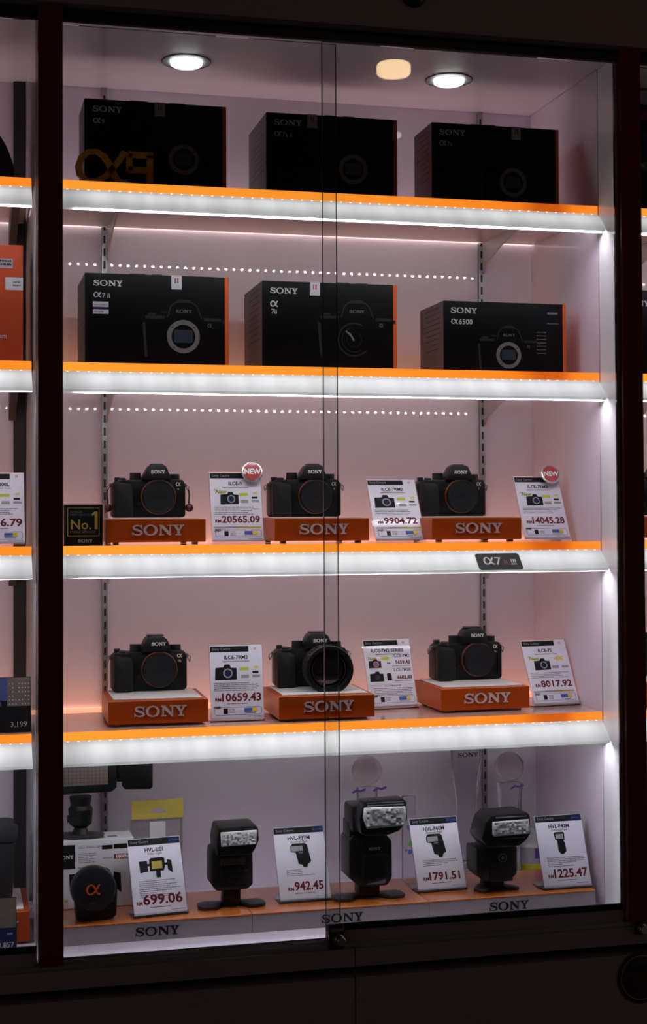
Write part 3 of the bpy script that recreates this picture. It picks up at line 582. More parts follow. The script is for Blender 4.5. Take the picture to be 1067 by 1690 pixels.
def price_card(x, y, z, tilt, rz, label, title, price, kind='camera', sub='Digital E-mount Full Frame Camera', new=False, offer=True, strip=False, lines=(5, 6), bigk=False, bullets=False, plist=None, tab=True, pfit=(.0178, .0640, .0035)):
    t = thing('price_card', label, 'price card', (x, y, z+.0003), rz, 'leaning price cards')
    # local frame follows the lean of the sheet; the holder's foot is turned back to lie flat
    L = Matrix.Rotation(-tilt, 4, 'X'); Li = L.inverted(); e = bpy.data.objects
    def bld(mb, name, m, par=None, stuff=False): return mb.xf(L).build(name, m, par or t, stuff=stuff)
    def T(mb): return mb
    hold = MB().box(-.0015, PW+.0015, -.0030, -.0020, .0012, .0060, 0).box(-.0015, PW+.0015, .0006, .0016, .0012, PH+.0012, 0)
    hold.xf(L); hold.box(-.0015, PW+.0015, -.0015, .050, 0, .0014, 0)
    hold.build('holder', 'acrylic', t)
    pp = MB().box(0, PW, -.0008, 0, .0035, PH).xf(L).build('paper', 'paper', t)
    class Q:                                               # everything printed lies in the leaning sheet
        pass
    base = bpy.data.objects.new('print', None)
    n0 = set(bpy.data.objects.keys())
    o = t
    y0 = -.0010
    def pt(mb, name, m, par=None, stuff=False): return mb.build(name, m, par or o, stuff=stuff)
    dark_right = tab
    if kind == 'camera':
        hd = pt(MB().rect(.0008, .0635, PH-.0110, PH-.0015, y0), 'header_strip', 'ink'); pt(text_mb('Sony Centre', .0058, 0, 'LEFT', .0040, PH-.0078, y0-.0002), 'header_text', 'greybadge', hd)
        pt(alpha_mb(.0720, PH-.0078, .0042, .0036, y0, t=.2), 'emblem', 'orangeink')
        pt(text_mb(title, .0084, .03, 'CENTER', .0425, PH-.0225, y0), 'title', 'ink')
        pt(text_mb(sub, .0036, .02, 'CENTER', .0425, PH-.0272, y0, sx=.86), 'subtitle', 'maroon')
    else:
        hd = pt(MB().rect(.0006, PW-.0006, PH-.0110, PH-.0006, y0), 'header_strip', 'ink'); pt(text_mb('Sony Centre', .0058, 0, 'LEFT', .0045, PH-.0072, y0-.0002), 'header_text', 'greybadge', hd)
        q = pt(MB().rect(.0655, PW-.0006, PH-.0110, PH-.0006, y0-.0001), 'header_tab', 'navy', hd); 
        m = MB(); dashes(.0670, PW-.003, PH-.0068, .0016, y0-.0003, m); pt(m, 'tab_text', 'blue', hd)
        pt(text_mb(title, .0088, .03, 'CENTER', .0420, PH-.0215, y0), 'title', 'ink')
        pt(text_mb(sub, .0052, .012, 'CENTER', .0420, PH-.0265, y0, shear=.1), 'subtitle', 'maroon')
    if plist:
        pt(text_mb(plist[0][0], .0072, .01, 'RIGHT', PW-.003, .0905, y0), 'item_title', 'ink'); pt(text_mb(plist[0][1], .0086, .03, 'RIGHT', PW-.003, .0785, y0), 'price', 'maroon')
        pt(text_mb('RM', .0045, .03, 'RIGHT', .0455, .0785, y0), 'currency', 'maroon')
        pt(text_mb(plist[1][0], .0072, .01, 'RIGHT', PW-.003, .0655, y0), 'item_title', 'ink'); pt(text_mb(plist[1][1], .0086, .03, 'RIGHT', PW-.003, .0520, y0), 'price', 'maroon')
        pt(text_mb('RM', .0045, .03, 'RIGHT', .0445, .0520, y0), 'currency', 'maroon')
        mini_camera(o, .0055, .0720, .0230, 'blue', y0-.0001); mini_camera(o, .0050, .0480, .0255, 'dark', y0-.0001)
        pt(MB().rect(.0365, .0450, .0495, .0605, y0).flat([(.0365, .0605), (.0450, .0605), (.0435, .0625), (.0380, .0625)], y0), 'lens_picture', 'ink')
        pt(MB().rect(.0325, .0350, .0543, .0550, y0).rect(.0334, .0341, .0535, .0558, y0), 'plus_sign', 'ink')
        pt(MB().rect(.0300, .0440, .0860, .0915, y0), 'feature_badge', 'lime')
        pt(text_mb('*New', .0075, .03, 'LEFT', .0020, .0868, y0-.0004, shear=.3), 'new_mark', 'newmark')
        m = MB()
        for zz in (.0955, .0700, .0420): m.rect(.003, PW-.002, zz, zz+.0003, y0)
        dashes(.048, PW-.003, .0745, .0013, y0, m); dashes(.050, PW-.003, .0480, .0013, y0, m); dashes(.030, .060, .0395, .0016, y0, m)
        for k in range(5): dashes(.010, PW-.004, .0355-.0028*k, .0012, y0, m, random.uniform(.85, 1))
        pt(m, 'small_print', 'grey', stuff=True)
    elif kind == 'camera':
        mini_camera(o, .0075 if not new else .0160, .0665, .0355 if not new else .031, 'grey', y0-.0001)
        if new: pt(text_mb('*New', .0095, .03, 'LEFT', .0040, .0855, y0-.0004, shear=.3), 'new_mark', 'newmark')
        if bigk: pt(text_mb('4K', .0125, .02, 'LEFT', .0560, .0835, y0, shear=.25, sx=1.3), 'feature_mark', 'yellowink')
        else:
            pt(MB().rect(.0480, .0630, .0815, .0865, y0), 'feature_badge', 'lime'); pt(text_mb('4K', .0065, .03, 'LEFT', .0705, .0840, y0, shear=.25, sx=1.2), 'feature_mark', 'yellowink')
            pt(MB().rect(.0690, .0790, .0765, .0800, y0), 'feature_badge', 'ink')
        pt(MB().rect(.0500, .0630, .0690, .0745, y0), 'feature_badge', 'greybadge'); pt(MB().rect(.0685, .0815, .0700, .0740, y0), 'feature_badge', 'greybadge')
        m = MB()
        for k in range(lines[0]): dashes(.0055, PW-.005, .0610-.0030*k, .0014, y0, m, random.uniform(.75, 1))
        dashes(.026, .060, .0275, .0015, y0, m); dashes(.060, PW-.002, .0075, .0010, y0, m)
        pt(m, 'small_print', 'grey', stuff=True)
    elif kind == 'video':
        flash_picture(o, .0440, .0700, 1.0, 'video', y0-.0001)
    else: flash_picture(o, .0400 if kind == 'flash' else .0410, .0555 if kind == 'flash' else .0580, 1.0, kind, y0-.0001)
    if kind != 'camera':
        m = MB()
        for k in range(lines[0]): dashes(.0150 if not bullets else .0120, PW-.004, (.0545 if kind == 'video' else .0510)-(.0031 if lines[0] > 6 else .0028)*k, .0013, y0, m, random.uniform(.35, 1))
        dashes(.026, .060, .0135, .0014, y0, m); dashes(.060, PW-.002, .0080, .0010, y0, m)
        pt(m, 'small_print', 'grey', stuff=True)
    if price:
        zz = .0325 if kind == 'camera' else .0190
        sz, pw, mg = pfit
        if strip: zz += .003
        pm = text_mb(price, sz, .03, 'LEFT', 0, zz, y0); a0 = min(v[0] for v in pm.v); a1 = max(v[0] for v in pm.v)
        pm.v = [(PW-mg-pw+(v[0]-a0)/(a1-a0)*pw, v[1], v[2]) for v in pm.v]; pt(pm, 'price', 'maroon')
        pt(text_mb('RM', .0074, .035, 'RIGHT', PW-mg-pw-.001, zz, y0), 'currency', 'maroon')
    if strip:
        pt(MB().rect(.0035, .0430, .0255, .0285, y0), 'offer_strip', 'greybadge'); pt(MB().rect(.0430, .0820, .0255, .0285, y0), 'offer_strip', 'goldprint')
    if offer:
        q = pt(MB().stroke([(.0055, .0225), (.0055, .0130), (.0075, .0105), (.0800, .0105), (.0820, .0125), (.0820, .0205), (.0800, .0228), (.0055, .0228)], .0007, y0), 'offer_frame', 'blue')
        pt(text_mb('FREE', .0050, .03, 'LEFT', .0042, .0208, y0-.0002, shear=.2), 'offer_text', 'ink', q)
        pt(MB().rect(.0200, .0270, .0122, .0210, y0-.0001), 'card_picture', 'ink', q)
        pt(MB().rect(.0535, .0745, .0145, .0210, y0-.0001), 'voucher_picture', 'blue', q); pt(MB().rect(.0670, .0745, .0150, .0210, y0-.0002), 'voucher_corner', 'yellowink', q)
        m = MB()
        for k in range(3): dashes(.0300, .0390, .0190-.0026*k, .0013, y0, m)
        dashes(.0545, .0720, .0122, .0012, y0, m); m.rect(.0450, .0470, .0166, .0172, y0); pt(m, 'offer_small_print', 'grey', q, stuff=True)
    bpy.data.objects.remove(base)
    # lean the printed parts with the sheet
    for ob in list(t.children):
        if ob.name.split('.')[0] not in ('holder', 'paper'): ob.matrix_local = L @ ob.matrix_local
    return t
zc3, zc4, zcb = ZS[2], ZS[3], ZR
price_card(.2531, .085, zc3, R(16), 0, 'white price card reading 20565.09 on the third shelf', 'ILCE-9', '20565.09', new=True, strip=True, pfit=(.0160, .0640, .0045))
price_card(.5285, .075, zc3, R(30), 0, 'strongly tilted white price card reading 9904.72, catching bright reflections', 'ILCE-7RM2', '9904.72', strip=True, pfit=(.0165, .0590, .0080), lines=(4, 4))
price_card(.7980, .085, zc3, R(24), R(3), 'white price card reading 14045.28 at the right of the third shelf', 'ILCE-7RM3', '14045.28', new=True, pfit=(.0165, .0610, .0045), lines=(4, 4))
price_card(.2440, .050, zc4, R(10), R(-2), 'white price card reading 10659.43 on the lowest lit shelf', 'ILCE-7RM2', '10659.43', lines=(5, 4))
price_card(.5310, .125, zc4, R(20), R(4), 'white price card listing two prices, 5659.43 and 6602.83, behind the door edge', 'ILCE-7M2 SERIES', None, plist=(('ILCE-7M2', '5659.43'), ('ILCE-7M2K', '6602.83')), sub='Digital E-mount Full Frame Camera')
price_card(.8120, .082, zc4, R(27), R(5), 'white price card reading 8017.92 with a yellow 4K mark', 'ILCE-7S', '8017.92', new=True, pfit=(.0165, .0600, .0050), bigk=True, strip=True, lines=(4, 4))
price_card(.1165, .018, zcb, R(24), R(7), 'white price card reading 699.06 in front of the white box, bottom row', 'HVL-LE1', '699.06', pfit=(.0215, .0640, .0055), kind='video', sub='Video Light', offer=False, lines=(9, 9), bullets=True)
price_card(.3555, .046, zcb, R(25), R(2), 'white price card reading 942.45 between two flash units, bottom row', 'HVL-F32M', '942.45', pfit=(.0195, .0490, .0105), kind='flash', sub='External Flash', offer=False, lines=(4, 4))
price_card(.5910, .053, zcb, R(22), R(3), 'white price card reading 1791.51 in the bottom row', 'HVL-F60M', '1791.51', pfit=(.0178, .0550, .0080), kind='flash', sub='External Flash', offer=False, lines=(4, 4))
price_card(.7995, .016, zcb, R(21), R(1), 'white price card reading 1225.47 at the right end of the bottom row', 'HVL-F42M', '1225.47', pfit=(.0195, .0610, .0035), kind='front', sub='External Flash', offer=False, lines=(6, 6), bullets=True)

# round red badges clipped to two cards
def badge(x, y, z, label, tilt):
    t = thing('round_badge', label, 'badge', (x, y, z), 0, 'round red badges', tilt)
    MB().lathe([(0, .0170), (.0020, .0182), (.0036, .0172), (.0040, .0150), (.0034, .0146)], (0, 0, 0), (0, -1, 0), 44).build('rim', 'badgerim', t)
    MB().lathe([(.0030, .0148), (.0042, .0140), (.0046, .0005)], (0, 0, 0), (0, -1, 0), 40).build('disc', 'badge', t)
    text_mb('NEW', .0125, .035, 'CENTER', 0, -.0040, -.0050, sx=.95).build('lettering', 'white', t)
    MB().box(-.004, .004, .0001, .0045, -.010, .004, .0006, 1).build('clip', 'badgerim', t)
badge(.3236, .085+PH*math.sin(R(16))-.0078, zc3+.118, 'shiny red badge on the 20565.09 price card', R(16))
badge(.8620, .085+PH*math.sin(R(24))-.0065, zc3+.1155, 'darker red badge on the 14045.28 price card', R(24))

# black award plaque on the third shelf
t = thing('award_plaque', 'black square plaque with a gold No.1 beside the first orange stand', 'plaque', (.0085, .022, ZS[2]+.0003))
MB().box(0, .0600, 0, .040, 0, .0640, .0006, 1).build('block', 'plaque', t)
MB().box(-.0020, -.0004, -.001, .041, 0, .0645).box(.0604, .0625, -.001, .041, 0, .0655).build('clear_cheeks', 'acrylic', t)
MB().stroke([(.0060, .0150), (.0545, .0150), (.0545, .0585), (.0060, .0585), (.0060, .0145)], .0012, -.0002).build('gold_frame', 'goldprint', t)
text_mb('No.', .0215, .01, 'LEFT', .0095, .0255, -.0003).build('lettering', 'goldprint', t); MB().flat([(.0475, .0255), (.0520, .0255), (.0520, .0530), (.0475, .0530), (.0430, .0495), (.0430, .0460), (.0475, .0480)], -.0003).build('figure_one', 'goldprint', t)
text_mb('WORLDS\nMOST SELECTED', .0046, 0, 'LEFT', .0095, .0510, -.0003).build('small_lettering', 'ringprint', t)
text_mb('IMAGE SENSOR', .0064, 0, 'LEFT', .0090, .0190, -.0003, sx=.92).build('small_lettering', 'ringprint', t)
word_mark(.0215, .0048, .0225, .0048, -.0003).build('maker_lettering', 'silverprint', t)

# name plate leaning on the light bar of the third shelf
t = thing('name_plate', 'black name plate with white alpha 7 and red R leaning on the light bar', 'sign', (.6715, -.0322, ZS[2]-.0450), 0, None, R(-0.0))
t.rotation_euler = (R(-45), 0, 0)
MB().prism([(.003, 0), (.073, 0), (.076, .003), (.076, .033), (.073, .036), (.003, .036), (0, .033), (0, .003)], -.0020, -.0004).build('plate', 'plaque', t)
alpha_mb(.0110, .0110, .0170, .0165, -.0021, t=.16).build('lettering', 'white', t)
text_mb('7', .0240, .004, 'LEFT', .0300, .0105, -.0021).build('lettering', 'white', t)
text_mb('R', .0150, .006, 'LEFT', .0445, .0105, -.0021).build('lettering', 'redprint', t)
MB().rect(.0585, .0600, .0110, .0215, -.0021).rect(.0618, .0633, .0110, .0215, -.0021).rect(.0651, .0666, .0110, .0215, -.0021).rect(.0575, .0676, .0105, .0118, -.0021).rect(.0575, .0676, .0207, .0220, -.0021).build('lettering', 'white', t)

# ------------------------------------------------------------------ bottom row: risers
for k, (a, b, lab) in enumerate([(.0045, .2990, 'long low riser with orange top under the round black lens case'), (.2998, .5915, 'long low riser with orange top under the middle flash units'), (.5923, .8838, 'long low riser with orange top at the right end of the bottom row')]):
    t = thing('display_riser', lab, 'riser', (a, 0, ZB+.0003), 0, 'low risers along the cabinet floor')
    w = b-a
    MB().box(0, w, .0012, .160, 0, .0262).build('core', 'riserfront', t)
    MB().box(0, w, 0, .0012, 0, .0270).build('front_panel', 'riserfront', t)
    MB().box(0, w, -.0002, .160, .0271, .0299, .0005, 1).build('top_sheet', 'riser', t)
    word_mark((.1105, .112, .103)[k], .0068, .0690, .0138, -.0002, .0006).build('lettering', 'ink', t)

# ------------------------------------------------------------------ flash units
def foot(t, w, d, y0=0.0, s=1.0):
    hw = w/2
    p = [(-hw, .004), (-hw+.006, -.004), (-hw+.026, -.008), (-hw+.034, .004), (-.014, .016), (.014, .016), (hw-.034, .004), (hw-.026, -.006), (hw-.006, -.004), (hw, .006), (hw-.002, .026), (hw-.012, .034), (hw-.030, .032), (.018, .034), (-.018, .034), (-hw+.028, .032), (-hw+.010, .034), (-hw+.001, .024)]
    return MB().prism([(a, b+y0) for a, b in p], 0, .0055, .0015, axis='z').build('mini_stand', 'footplate', t)
def facets(poly, y, nx, nz, parent, seed):
    # the window's moulded prisms: a grid of little facets tilted this way and that
    rr = random.Random(seed); xs = [p[0] for p in poly]; zs = [p[1] for p in poly]; x0, x1, z0, z1 = min(xs)+.002, max(xs)-.002, min(zs)+.002, max(zs)-.002
    m = MB()
    for i in range(nx):
        for j in range(nz):
            a, b = x0+(x1-x0)*i/nx, x0+(x1-x0)*(i+1)/nx; c, d = z0+(z1-z0)*j/nz, z0+(z1-z0)*(j+1)/nz
            k = [rr.uniform(0, .0016) for _ in range(4)]
            m.add([(a, y-k[0], c), (b, y-k[1], c), (b, y-k[2], d), (a, y-k[3], d)], [(0, 1, 2, 3)])
    m.build('prism_facets', 'facet', parent, stuff=True)
# 1: small flash seen from its screen side
t = thing('flash_unit', 'small black flash with its screen side to the front, left of the 942.45 card', 'flash', (.2760, .040, ZR+.0003), 0, 'flash units on mini stands')
foot(t, .110, .05)
MB().box(-.0140, .0140, .006, .034, .0055, .034, .002).build('shoe', 'flashblack', t)
MB().prism([(-.0280, .030), (.0230, .030), (.0320, .037), (.0320, .088), (.0295, .096), (-.0330, .096), (-.0350, .086), (-.0350, .040)], -.006, .044, .003).build('body', 'flashblack', t)
p = MB().box(-.0210, .0190, -.0072, -.0058, .070, .083, .0008, 1).build('screen', 'olive', t)
for k in range(5): MB().box(-.022+.010*k, -.015+.010*k, -.0075, -.0058, .0580, .0615, .0006, 1).build('button', 'dial', t)
MB().cyl((0, -.006, .049), (0, -.0085, .049), .0075, .0070, 22).build('control_wheel', 'dial', t)
MB().box(-.0240, .0240, -.0068, -.006, .0355, .0375).build('vent_line', 'darkprint', t)
h = MB().prism([(-.0300, .090), (-.0315, .112), (-.0270, .1345), (.0300, .1355), (.0360, .1330), (.0375, .112), (.0310, .098), (.0250, .090)], -.030, .034, .003).build('head', 'flashblack', t)
MB().prism([(-.0240, .1050), (.0325, .1065), (.0335, .1290), (-.0250, .1280)], -.0318, -.029, .001).build('flash_window', 'flashglass', h)
facets([(-.0240, .106), (.0330, .128)], -.0320, 16, 7, h, 1)
MB().prism([(-.0260, .1295), (.0300, .1305), (.0300, .1325), (-.0240, .1320)], -.0306, -.029).build('catchlight_card', 'darkprint', h)
MB().rect(-.010, .012, .1000, .1015, -.0303).build('head_lettering', 'darkprint', h)
# 2: tall flash with name on the front
t = thing('flash_unit', 'tallest black flash, left of the 1791.51 card and behind the lock', 'flash', (.5030, .034, ZR+.0003), 0, 'flash units on mini stands')
foot(t, .122, .05)
MB().box(-.0180, .0180, .006, .036, .0055, .036, .003).build('shoe', 'flashblack', t)
MB().prism([(-.0190, .022), (.0280, .022), (.0360, .034), (.0360, .094), (.0260, .106), (-.0300, .106), (-.0370, .098), (-.0370, .038)], -.004, .052, .003).build('body', 'flashblack', t)
MB().prism([(-.0145, .0230), (.0270, .0235), (.0320, .034), (.0325, .066), (.0275, .0745), (-.0100, .0745), (-.0155, .068), (-.0165, .034)], -.0070, -.003, .0018).build('front_cover', 'flashblack', t)
MB().prism([(-.0095, .0260), (.0225, .0265), (.0260, .035), (.0260, .0640), (-.0095, .0640)], -.0082, -.006, .0010).build('sensor_window', 'flashdark', t)
word_mark(-.0040, .0810, .0200, .0042, -.0043, .0003).build('maker_lettering', 'greybadge', t)
MB().box(-.0350, .0250, .002, .046, .100, .128, .004).build('neck', 'flashblack', t)
h = MB().prism([(-.0270, .116), (-.0300, .140), (-.0215, .1680), (.0440, .1695), (.0500, .1640), (.0510, .134), (.0380, .118), (.0200, .112), (-.0150, .112)], -.042, -.010, .003).box(-.034, .030, -.012, .040, .113, .156, .005).build('head', 'flashblack', t)
MB().prism([(-.0175, .1240), (.0420, .1262), (.0480, .1320), (.0475, .1570), (-.0225, .1585), (-.0240, .1420)], -.0438, -.041, .0012).build('flash_window', 'flashglass', h)
facets([(-.0200, .1270), (.0460, .1570)], -.0440, 14, 7, h, 2)
MB().rect(-.0170, .0440, .1600, .1618, -.0425).rect(-.0170, .0440, .1645, .1655, -.0425).build('catchlight_card', 'greybadge', h)
MB().rect(-.0120, .0260, .1172, .1190, -.0425).build('head_slot', 'darkprint', h)
# 3: compact flash with a square body
t = thing('flash_unit', 'compact black flash with a square ring emblem, left of the 1225.47 card', 'flash', (.7190, .030, ZR+.0003), 0, 'flash units on mini stands')
MB().prism([(-.026, -.006), (-.014, -.006), (-.003, .018), (.012, .016), (.034, -.002), (.042, .002), (.040, .012), (.016, .040), (-.018, .040), (-.036, .012)], 0, .0055, .0015, axis='z').build('mini_stand', 'footplate', t)
MB().box(-.0160, .0180, .010, .036, .0055, .030, .002).build('shoe', 'flashblack', t)
MB().prism([(-.0330, .028), (-.0230, .0195), (.0220, .0195), (.0340, .028), (.0350, .074), (-.0370, .074), (-.0370, .034)], -.008, .046, .003).build('body', 'flashblack', t)
MB().box(-.0140, .0260, -.0095, -.007, .0180, .0500, .001).build('sensor_window', 'cap', t)
MB().ring(.0085, .0570, .0062, .0078, -.0086, 28).ring(.0085, .0570, 0, .0028, -.0086, 18).build('ring_emblem', 'dimprint', t)
word_mark(.0010, .0415, .0160, .0032, -.0100).build('maker_lettering', 'darkprint', t)
MB().cyl((0, .018, .070), (0, .018, .088), .0270, .0250, 32).build('neck', 'flashblack', t)
h = MB().prism([(-.0260, .0800), (-.0370, .0950), (-.0290, .1220), (-.0180, .1330), (.0440, .1345), (.0490, .1290), (.0500, .1000), (.0400, .0870), (.0280, .0800)], -.032, .030, .003).build('head', 'flashblack', t)
MB().prism([(-.0150, .0985), (.0460, .1000), (.0480, .1040), (.0460, .1240), (-.0180, .1225), (-.0180, .1020)], -.0338, -.031, .0012).build('flash_window', 'flashglass', h)
facets([(-.0170, .1000), (.0460, .1230)], -.0340, 14, 6, h, 3)
MB().rect(-.0120, .0420, .1283, .1300, -.0325).build('catchlight_card', 'greybadge', h)
MB().rect(.0000, .0400, .0935, .0948, -.0325).build('head_slot', 'dimprint', h)

# round black lens case with an orange emblem
t = thing('lens_case', 'round topped black case with an orange alpha, bottom left', 'case', (.0585, .030, ZR+.0003), 0)
MB().prism([(-.0310, 0), (.0230, 0), (.0310, .006), (.0320, .052), (.0240, .068), (-.0200, .068), (-.0330, .052)], -.008, .040, .004).build('case', 'bodyblack', t)
l = MB().lathe([(0, .0345), (.012, .0345), (.016, .0325), (.017, .0300), (.0175, .0005)], (-.0065, -.006, .0515), (0.05, -1, 0.05), 52).build('round_lid', 'cap', t)
MB().lathe([(0, .0352), (.0035, .0352)], (-.0065, -.0125, .0515), (0.05, -1, 0.05), 52, caps=False).build('bronze_rim', 'bronze', l)
alpha_mb(-.0180, .0440, .0205, .0165, -.0250, .0004, .14).build('emblem', 'orangeprint', l)
MB().rect(-.0130, .0000, .0320, .0326, -.0248).build('small_lettering', 'redprint', l)
word_mark(.0130, .0285, .0140, .0026, -.0087, .0003).build('maker_lettering', 'dimprint', t)

# white carton behind, with a picture of a video light
t = thing('white_carton', 'white product box with a black lettered panel under the video light', 'box', (.0025, .100, ZR+.0003), 0)
MB().box(0, .1225, 0, .058, 0, .1085, .0008, 1).build('carton', 'boxwhite', t)
q = MB().rect(.0010, .0290, .0640, .1020, -.0003).build('lettered_panel', 'ink', t); word_mark(.0020, .0800, .0240, .0058, -.0005).build('maker_lettering', 'white', q)
m = MB(); text = text_mb('LED Video Light', .0058, 0, 'LEFT', .0340, .0960, -.0003); text.build('title', 'grey', t)
for k in range(6): dashes(.0340, .0690, .0865-.0028*k, .0013, -.0003, m, random.uniform(.6, 1))
dashes(.0340, .0540, .0640, .0022, -.0003, m); dashes(.073, .088, .0780, .0012, -.0003, m); m.build('small_print', 'grey', t, stuff=True)
MB().rect(.0715, .0885, .0925, .0990, -.0003).build('black_label', 'ink', t); MB().rect(.0905, .1180, .0925, .1000, -.0003).build('black_label', 'ink', t)
q = MB().rect(.0905, .1200, .0760, .0840, -.0003).build('red_label', 'redprint', t); text_mb('1800lx', .0078, .02, 'CENTER', .1040, .0775, -.0005).build('red_label_text', 'white', q)
flash_picture(t, .0640, .0300, 1.55, 'video', -.0004)
MB().ring(.0050, .0130, .0022, .0035, -.0003, 20).build('blue_ring', 'blue', t); MB().rect(.0115, .0175, .0105, .0155, -.0003).build('gold_label', 'goldprint', t)
m = MB()
for x0, x1, y0_, y1_ in ((.045, .055, .012, .018), (.060, .078, .010, .020), (.082, .098, .014, .026), (.040, .090, .040, .041)): m.add([(x0, y0_, .1088), (x1, y0_, .1088), (x1, y1_, .1088), (x0, y1_, .1088)], [(0, 1, 2, 3)])
m.build('lid_print', 'grey', t)

# video light standing on the white carton
t = thing('video_light', 'black video light with barn door flap standing on the white box', 'video light', (.0420, .124, ZR+.1092), R(-6))
MB().prism([(-.040, -.008), (-.010, -.020), (.018, -.018), (.036, -.010), (.038, .006), (.016, .018), (-.018, .018), (-.040, .010)], 0, .006, .0015, axis='z').build('mini_stand', 'footplate', t)
MB().lathe([(0, .014), (.010, .010), (.016, .018), (.040, .020), (.046, .016), (.060, .018)], (0, 0, .006), (0, 0, 1), 28).build('neck', 'flashblack', t)
MB().cyl((-.021, 0, .030), (-.017, 0, .030), .006, .006, 16).build('tilt_knob', 'dial', t)
h = MB().prism([(-.040, .078), (-.034, .072), (.050, .075), (.058, .082), (.058, .140), (.050, .147), (-.036, .147), (-.042, .140)], -.022, .020, .003).build('lamp_head', 'flashblack', t)
MB().prism([(-.0310, .086), (.0440, .088), (.0440, .139), (-.0310, .139)], -.0236, -.020, .001).build('diffuser', 'diffuser', h)
m = MB()
for k in range(1, 12): m.rect(-.031+.0062*k-.0002, -.031+.0062*k+.0002, .088, .138, -.0238)
for k in range(1, 9): m.rect(-.031, .044, .086+.006*k-.0002, .086+.006*k+.0002, -.0238)
m.build('diffuser_grid', 'darkprint', h)
MB().box(.058, .069, -.006, .004, .088, .122, .002).build('hinge', 'flashblack', t)
MB().prism([(.066, .082), (.071, .076), (.112, .075), (.116, .079), (.116, .136), (.112, .140), (.068, .140), (.066, .134)], -.006, -.002, .001).build('barn_door', 'flashblack', t)

# clear blister pack with a yellow hang tab
t = thing('blister_pack', 'clear blister pack with a yellow hang tab behind the 699.06 card', 'package', (.1290, .162, ZB+.0003), 0)
MB().box(0, .086, .004, .030, 0, .1540, .004).build('clear_shell', 'blister', t)
MB().box(.006, .080, .010, .024, .002, .120, .001, 1).build('inner_card', 'boxwhite', t)
tp = MB()
a = [(0, .1545), (.086, .1545), (.086, .1640), (.058, .1640), (.0545, .1700), (.0480, .1715), (.0440, .1740), (.0400, .1715), (.0330, .1700), (.0290, .1640), (0, .1640)]
tp.prism([(0, .1545), (.086, .1545), (.086, .1640), (0, .1640)], 0, .003); tp.prism([(0, .1640), (.029, .1640), (.033, .1700), (.040, .1715), (.044, .1740), (.048, .1715), (.0545, .1700), (.058, .1640), (.086, .1640), (.086, .1860), (0, .1860)], 0, .003)
tp.build('hang_tab', 'yellowtab', t)
MB().rect(.030, .056, .110, .150, -.0005).build('white_tongue', 'boxwhite', t)
MB().box(0, .086, -.0012, .003, .1520, .1550).build('fold', 'blister', t)

# ------------------------------------------------------------------ crystal trophies behind the flashes
def ball_trophy(x, y, zc, label, w, ribbons):
    t = thing('crystal_trophy', label, 'trophy', (x, y, ZB+.0003), 0, 'crystal trophies behind the flashes')
    hz = zc-ZB
    MB().box(-w*.8, w*.8, -.018, .018, 0, .018, .001).build('base', 'crystal', t)
    MB().prism([(-w*.55, .0185), (w*.55, .0185), (w*.62, hz-.060), (w*.70, hz-.0285), (-w*.70, hz-.0285), (-w*.62, hz-.060)], -.012, .012, .0015).build('column', 'crystal', t)
    MB().sphere((0, 0, hz), .0262, 40).build('ball', 'crystalwarm', t)
    r = MB()
    for a, b in ribbons: r.stroke([(a-.012, hz-.036+b), (a-.004, hz-.031+b), (a+.003, hz-.033+b), (a+.012, hz-.030+b)], .004, -.0125)
    r.build('ribbon', 'purple', t)
ball_trophy(.5441, .200, -.4409, 'crystal ball trophy above the tallest flash', .024, ((-.018, 0), (.020, .002)))
ball_trophy(.8092, .200, -.4454, 'crystal ball trophy behind the compact flash', .030, ((.010, -.002),))
t = thing('crystal_trophy', 'tall waisted crystal trophy lettered at its top, behind the 1791.51 card', 'trophy', (.7325, .215, ZB+.0003), 0, 'crystal trophies behind the flashes')
Lp = [(-.0280, .2400), (-.0260, .2050), (-.0205, .1700), (-.0170, .1350), (-.0170, .1000), (-.0190, .0600), (-.0200, .0395)]
MB().prism(Lp+[(-a, b) for a, b in Lp[::-1]], -.010, .010, .0022).build('blade', 'crystal', t)
MB().box(-.030, .030, -.018, .018, .0105, .0390, .002).build('base', 'jarclear', t)
MB().box(-.036, .036, -.022, .022, 0, .0100, .001).build('plinth', 'riserfront', t)
word_mark(-.0190, .2260, .0380, .0075, -.0106, .0002).build('maker_lettering', 'ink', t)
m = MB()
for k in range(3): dashes(-.020, .020, .030-.005*k, .002, -.0184, m)
m.build('base_text', 'grey', t)
t = thing('crystal_plaque', 'thin upright crystal plaque with small coloured marks beside the 1791.51 card', 'plaque', (.6160, .190, ZB+.0003), 0)
MB().box(-.0110, .0130, -.006, .006, .0125, .1650, .0015).build('blade', 'crystal', t)
MB().box(-.030, .034, -.016, .020, 0, .0120, .001).build('base', 'boxwhite', t)
MB().ring(0, .1120, 0, .0046, -.0064, 18).build('blue_mark', 'blueprint', t); MB().flat([(-.004, .0810), (.006, .0800), (.011, .0850), (.004, .0890), (-.003, .0870)], -.0064).build('green_mark', 'green', t)
MB().ring(.0010, .0690, 0, .0044, -.0064, 14).ring(-.0060, .0720, 0, .0022, -.0064, 12).build('blue_mark', 'blueprint', t); MB().ring(.0080, .0765, 0, .0040, -.0064, 14).build('orange_mark', 'skin', t)
t = thing('plastic_jar', 'milky jar with a yellow base behind the compact flash', 'jar', (.8560, .225, ZB+.0003), 0)
MB().cyl((0, 0, 0), (0, 0, .0290), .0290, .0290, 40).build('yellow_base', 'jaryellow', t)
MB().lathe([(0, .0265), (.030, .0265), (.036, .022), (.060, .019), (.062, .006)], (0, 0, .0292), (0, 0, 1), 36).build('jar', 'jarclear', t)
MB().box(.000, .020, -.0285, -.0270, .0400, .0580).build('label', 'purple', t)
t = thing('paper_slip', 'small purple slip on the cabinet floor behind the tallest flash', 'slip', (.4800, .182, ZB+.0003), 0)
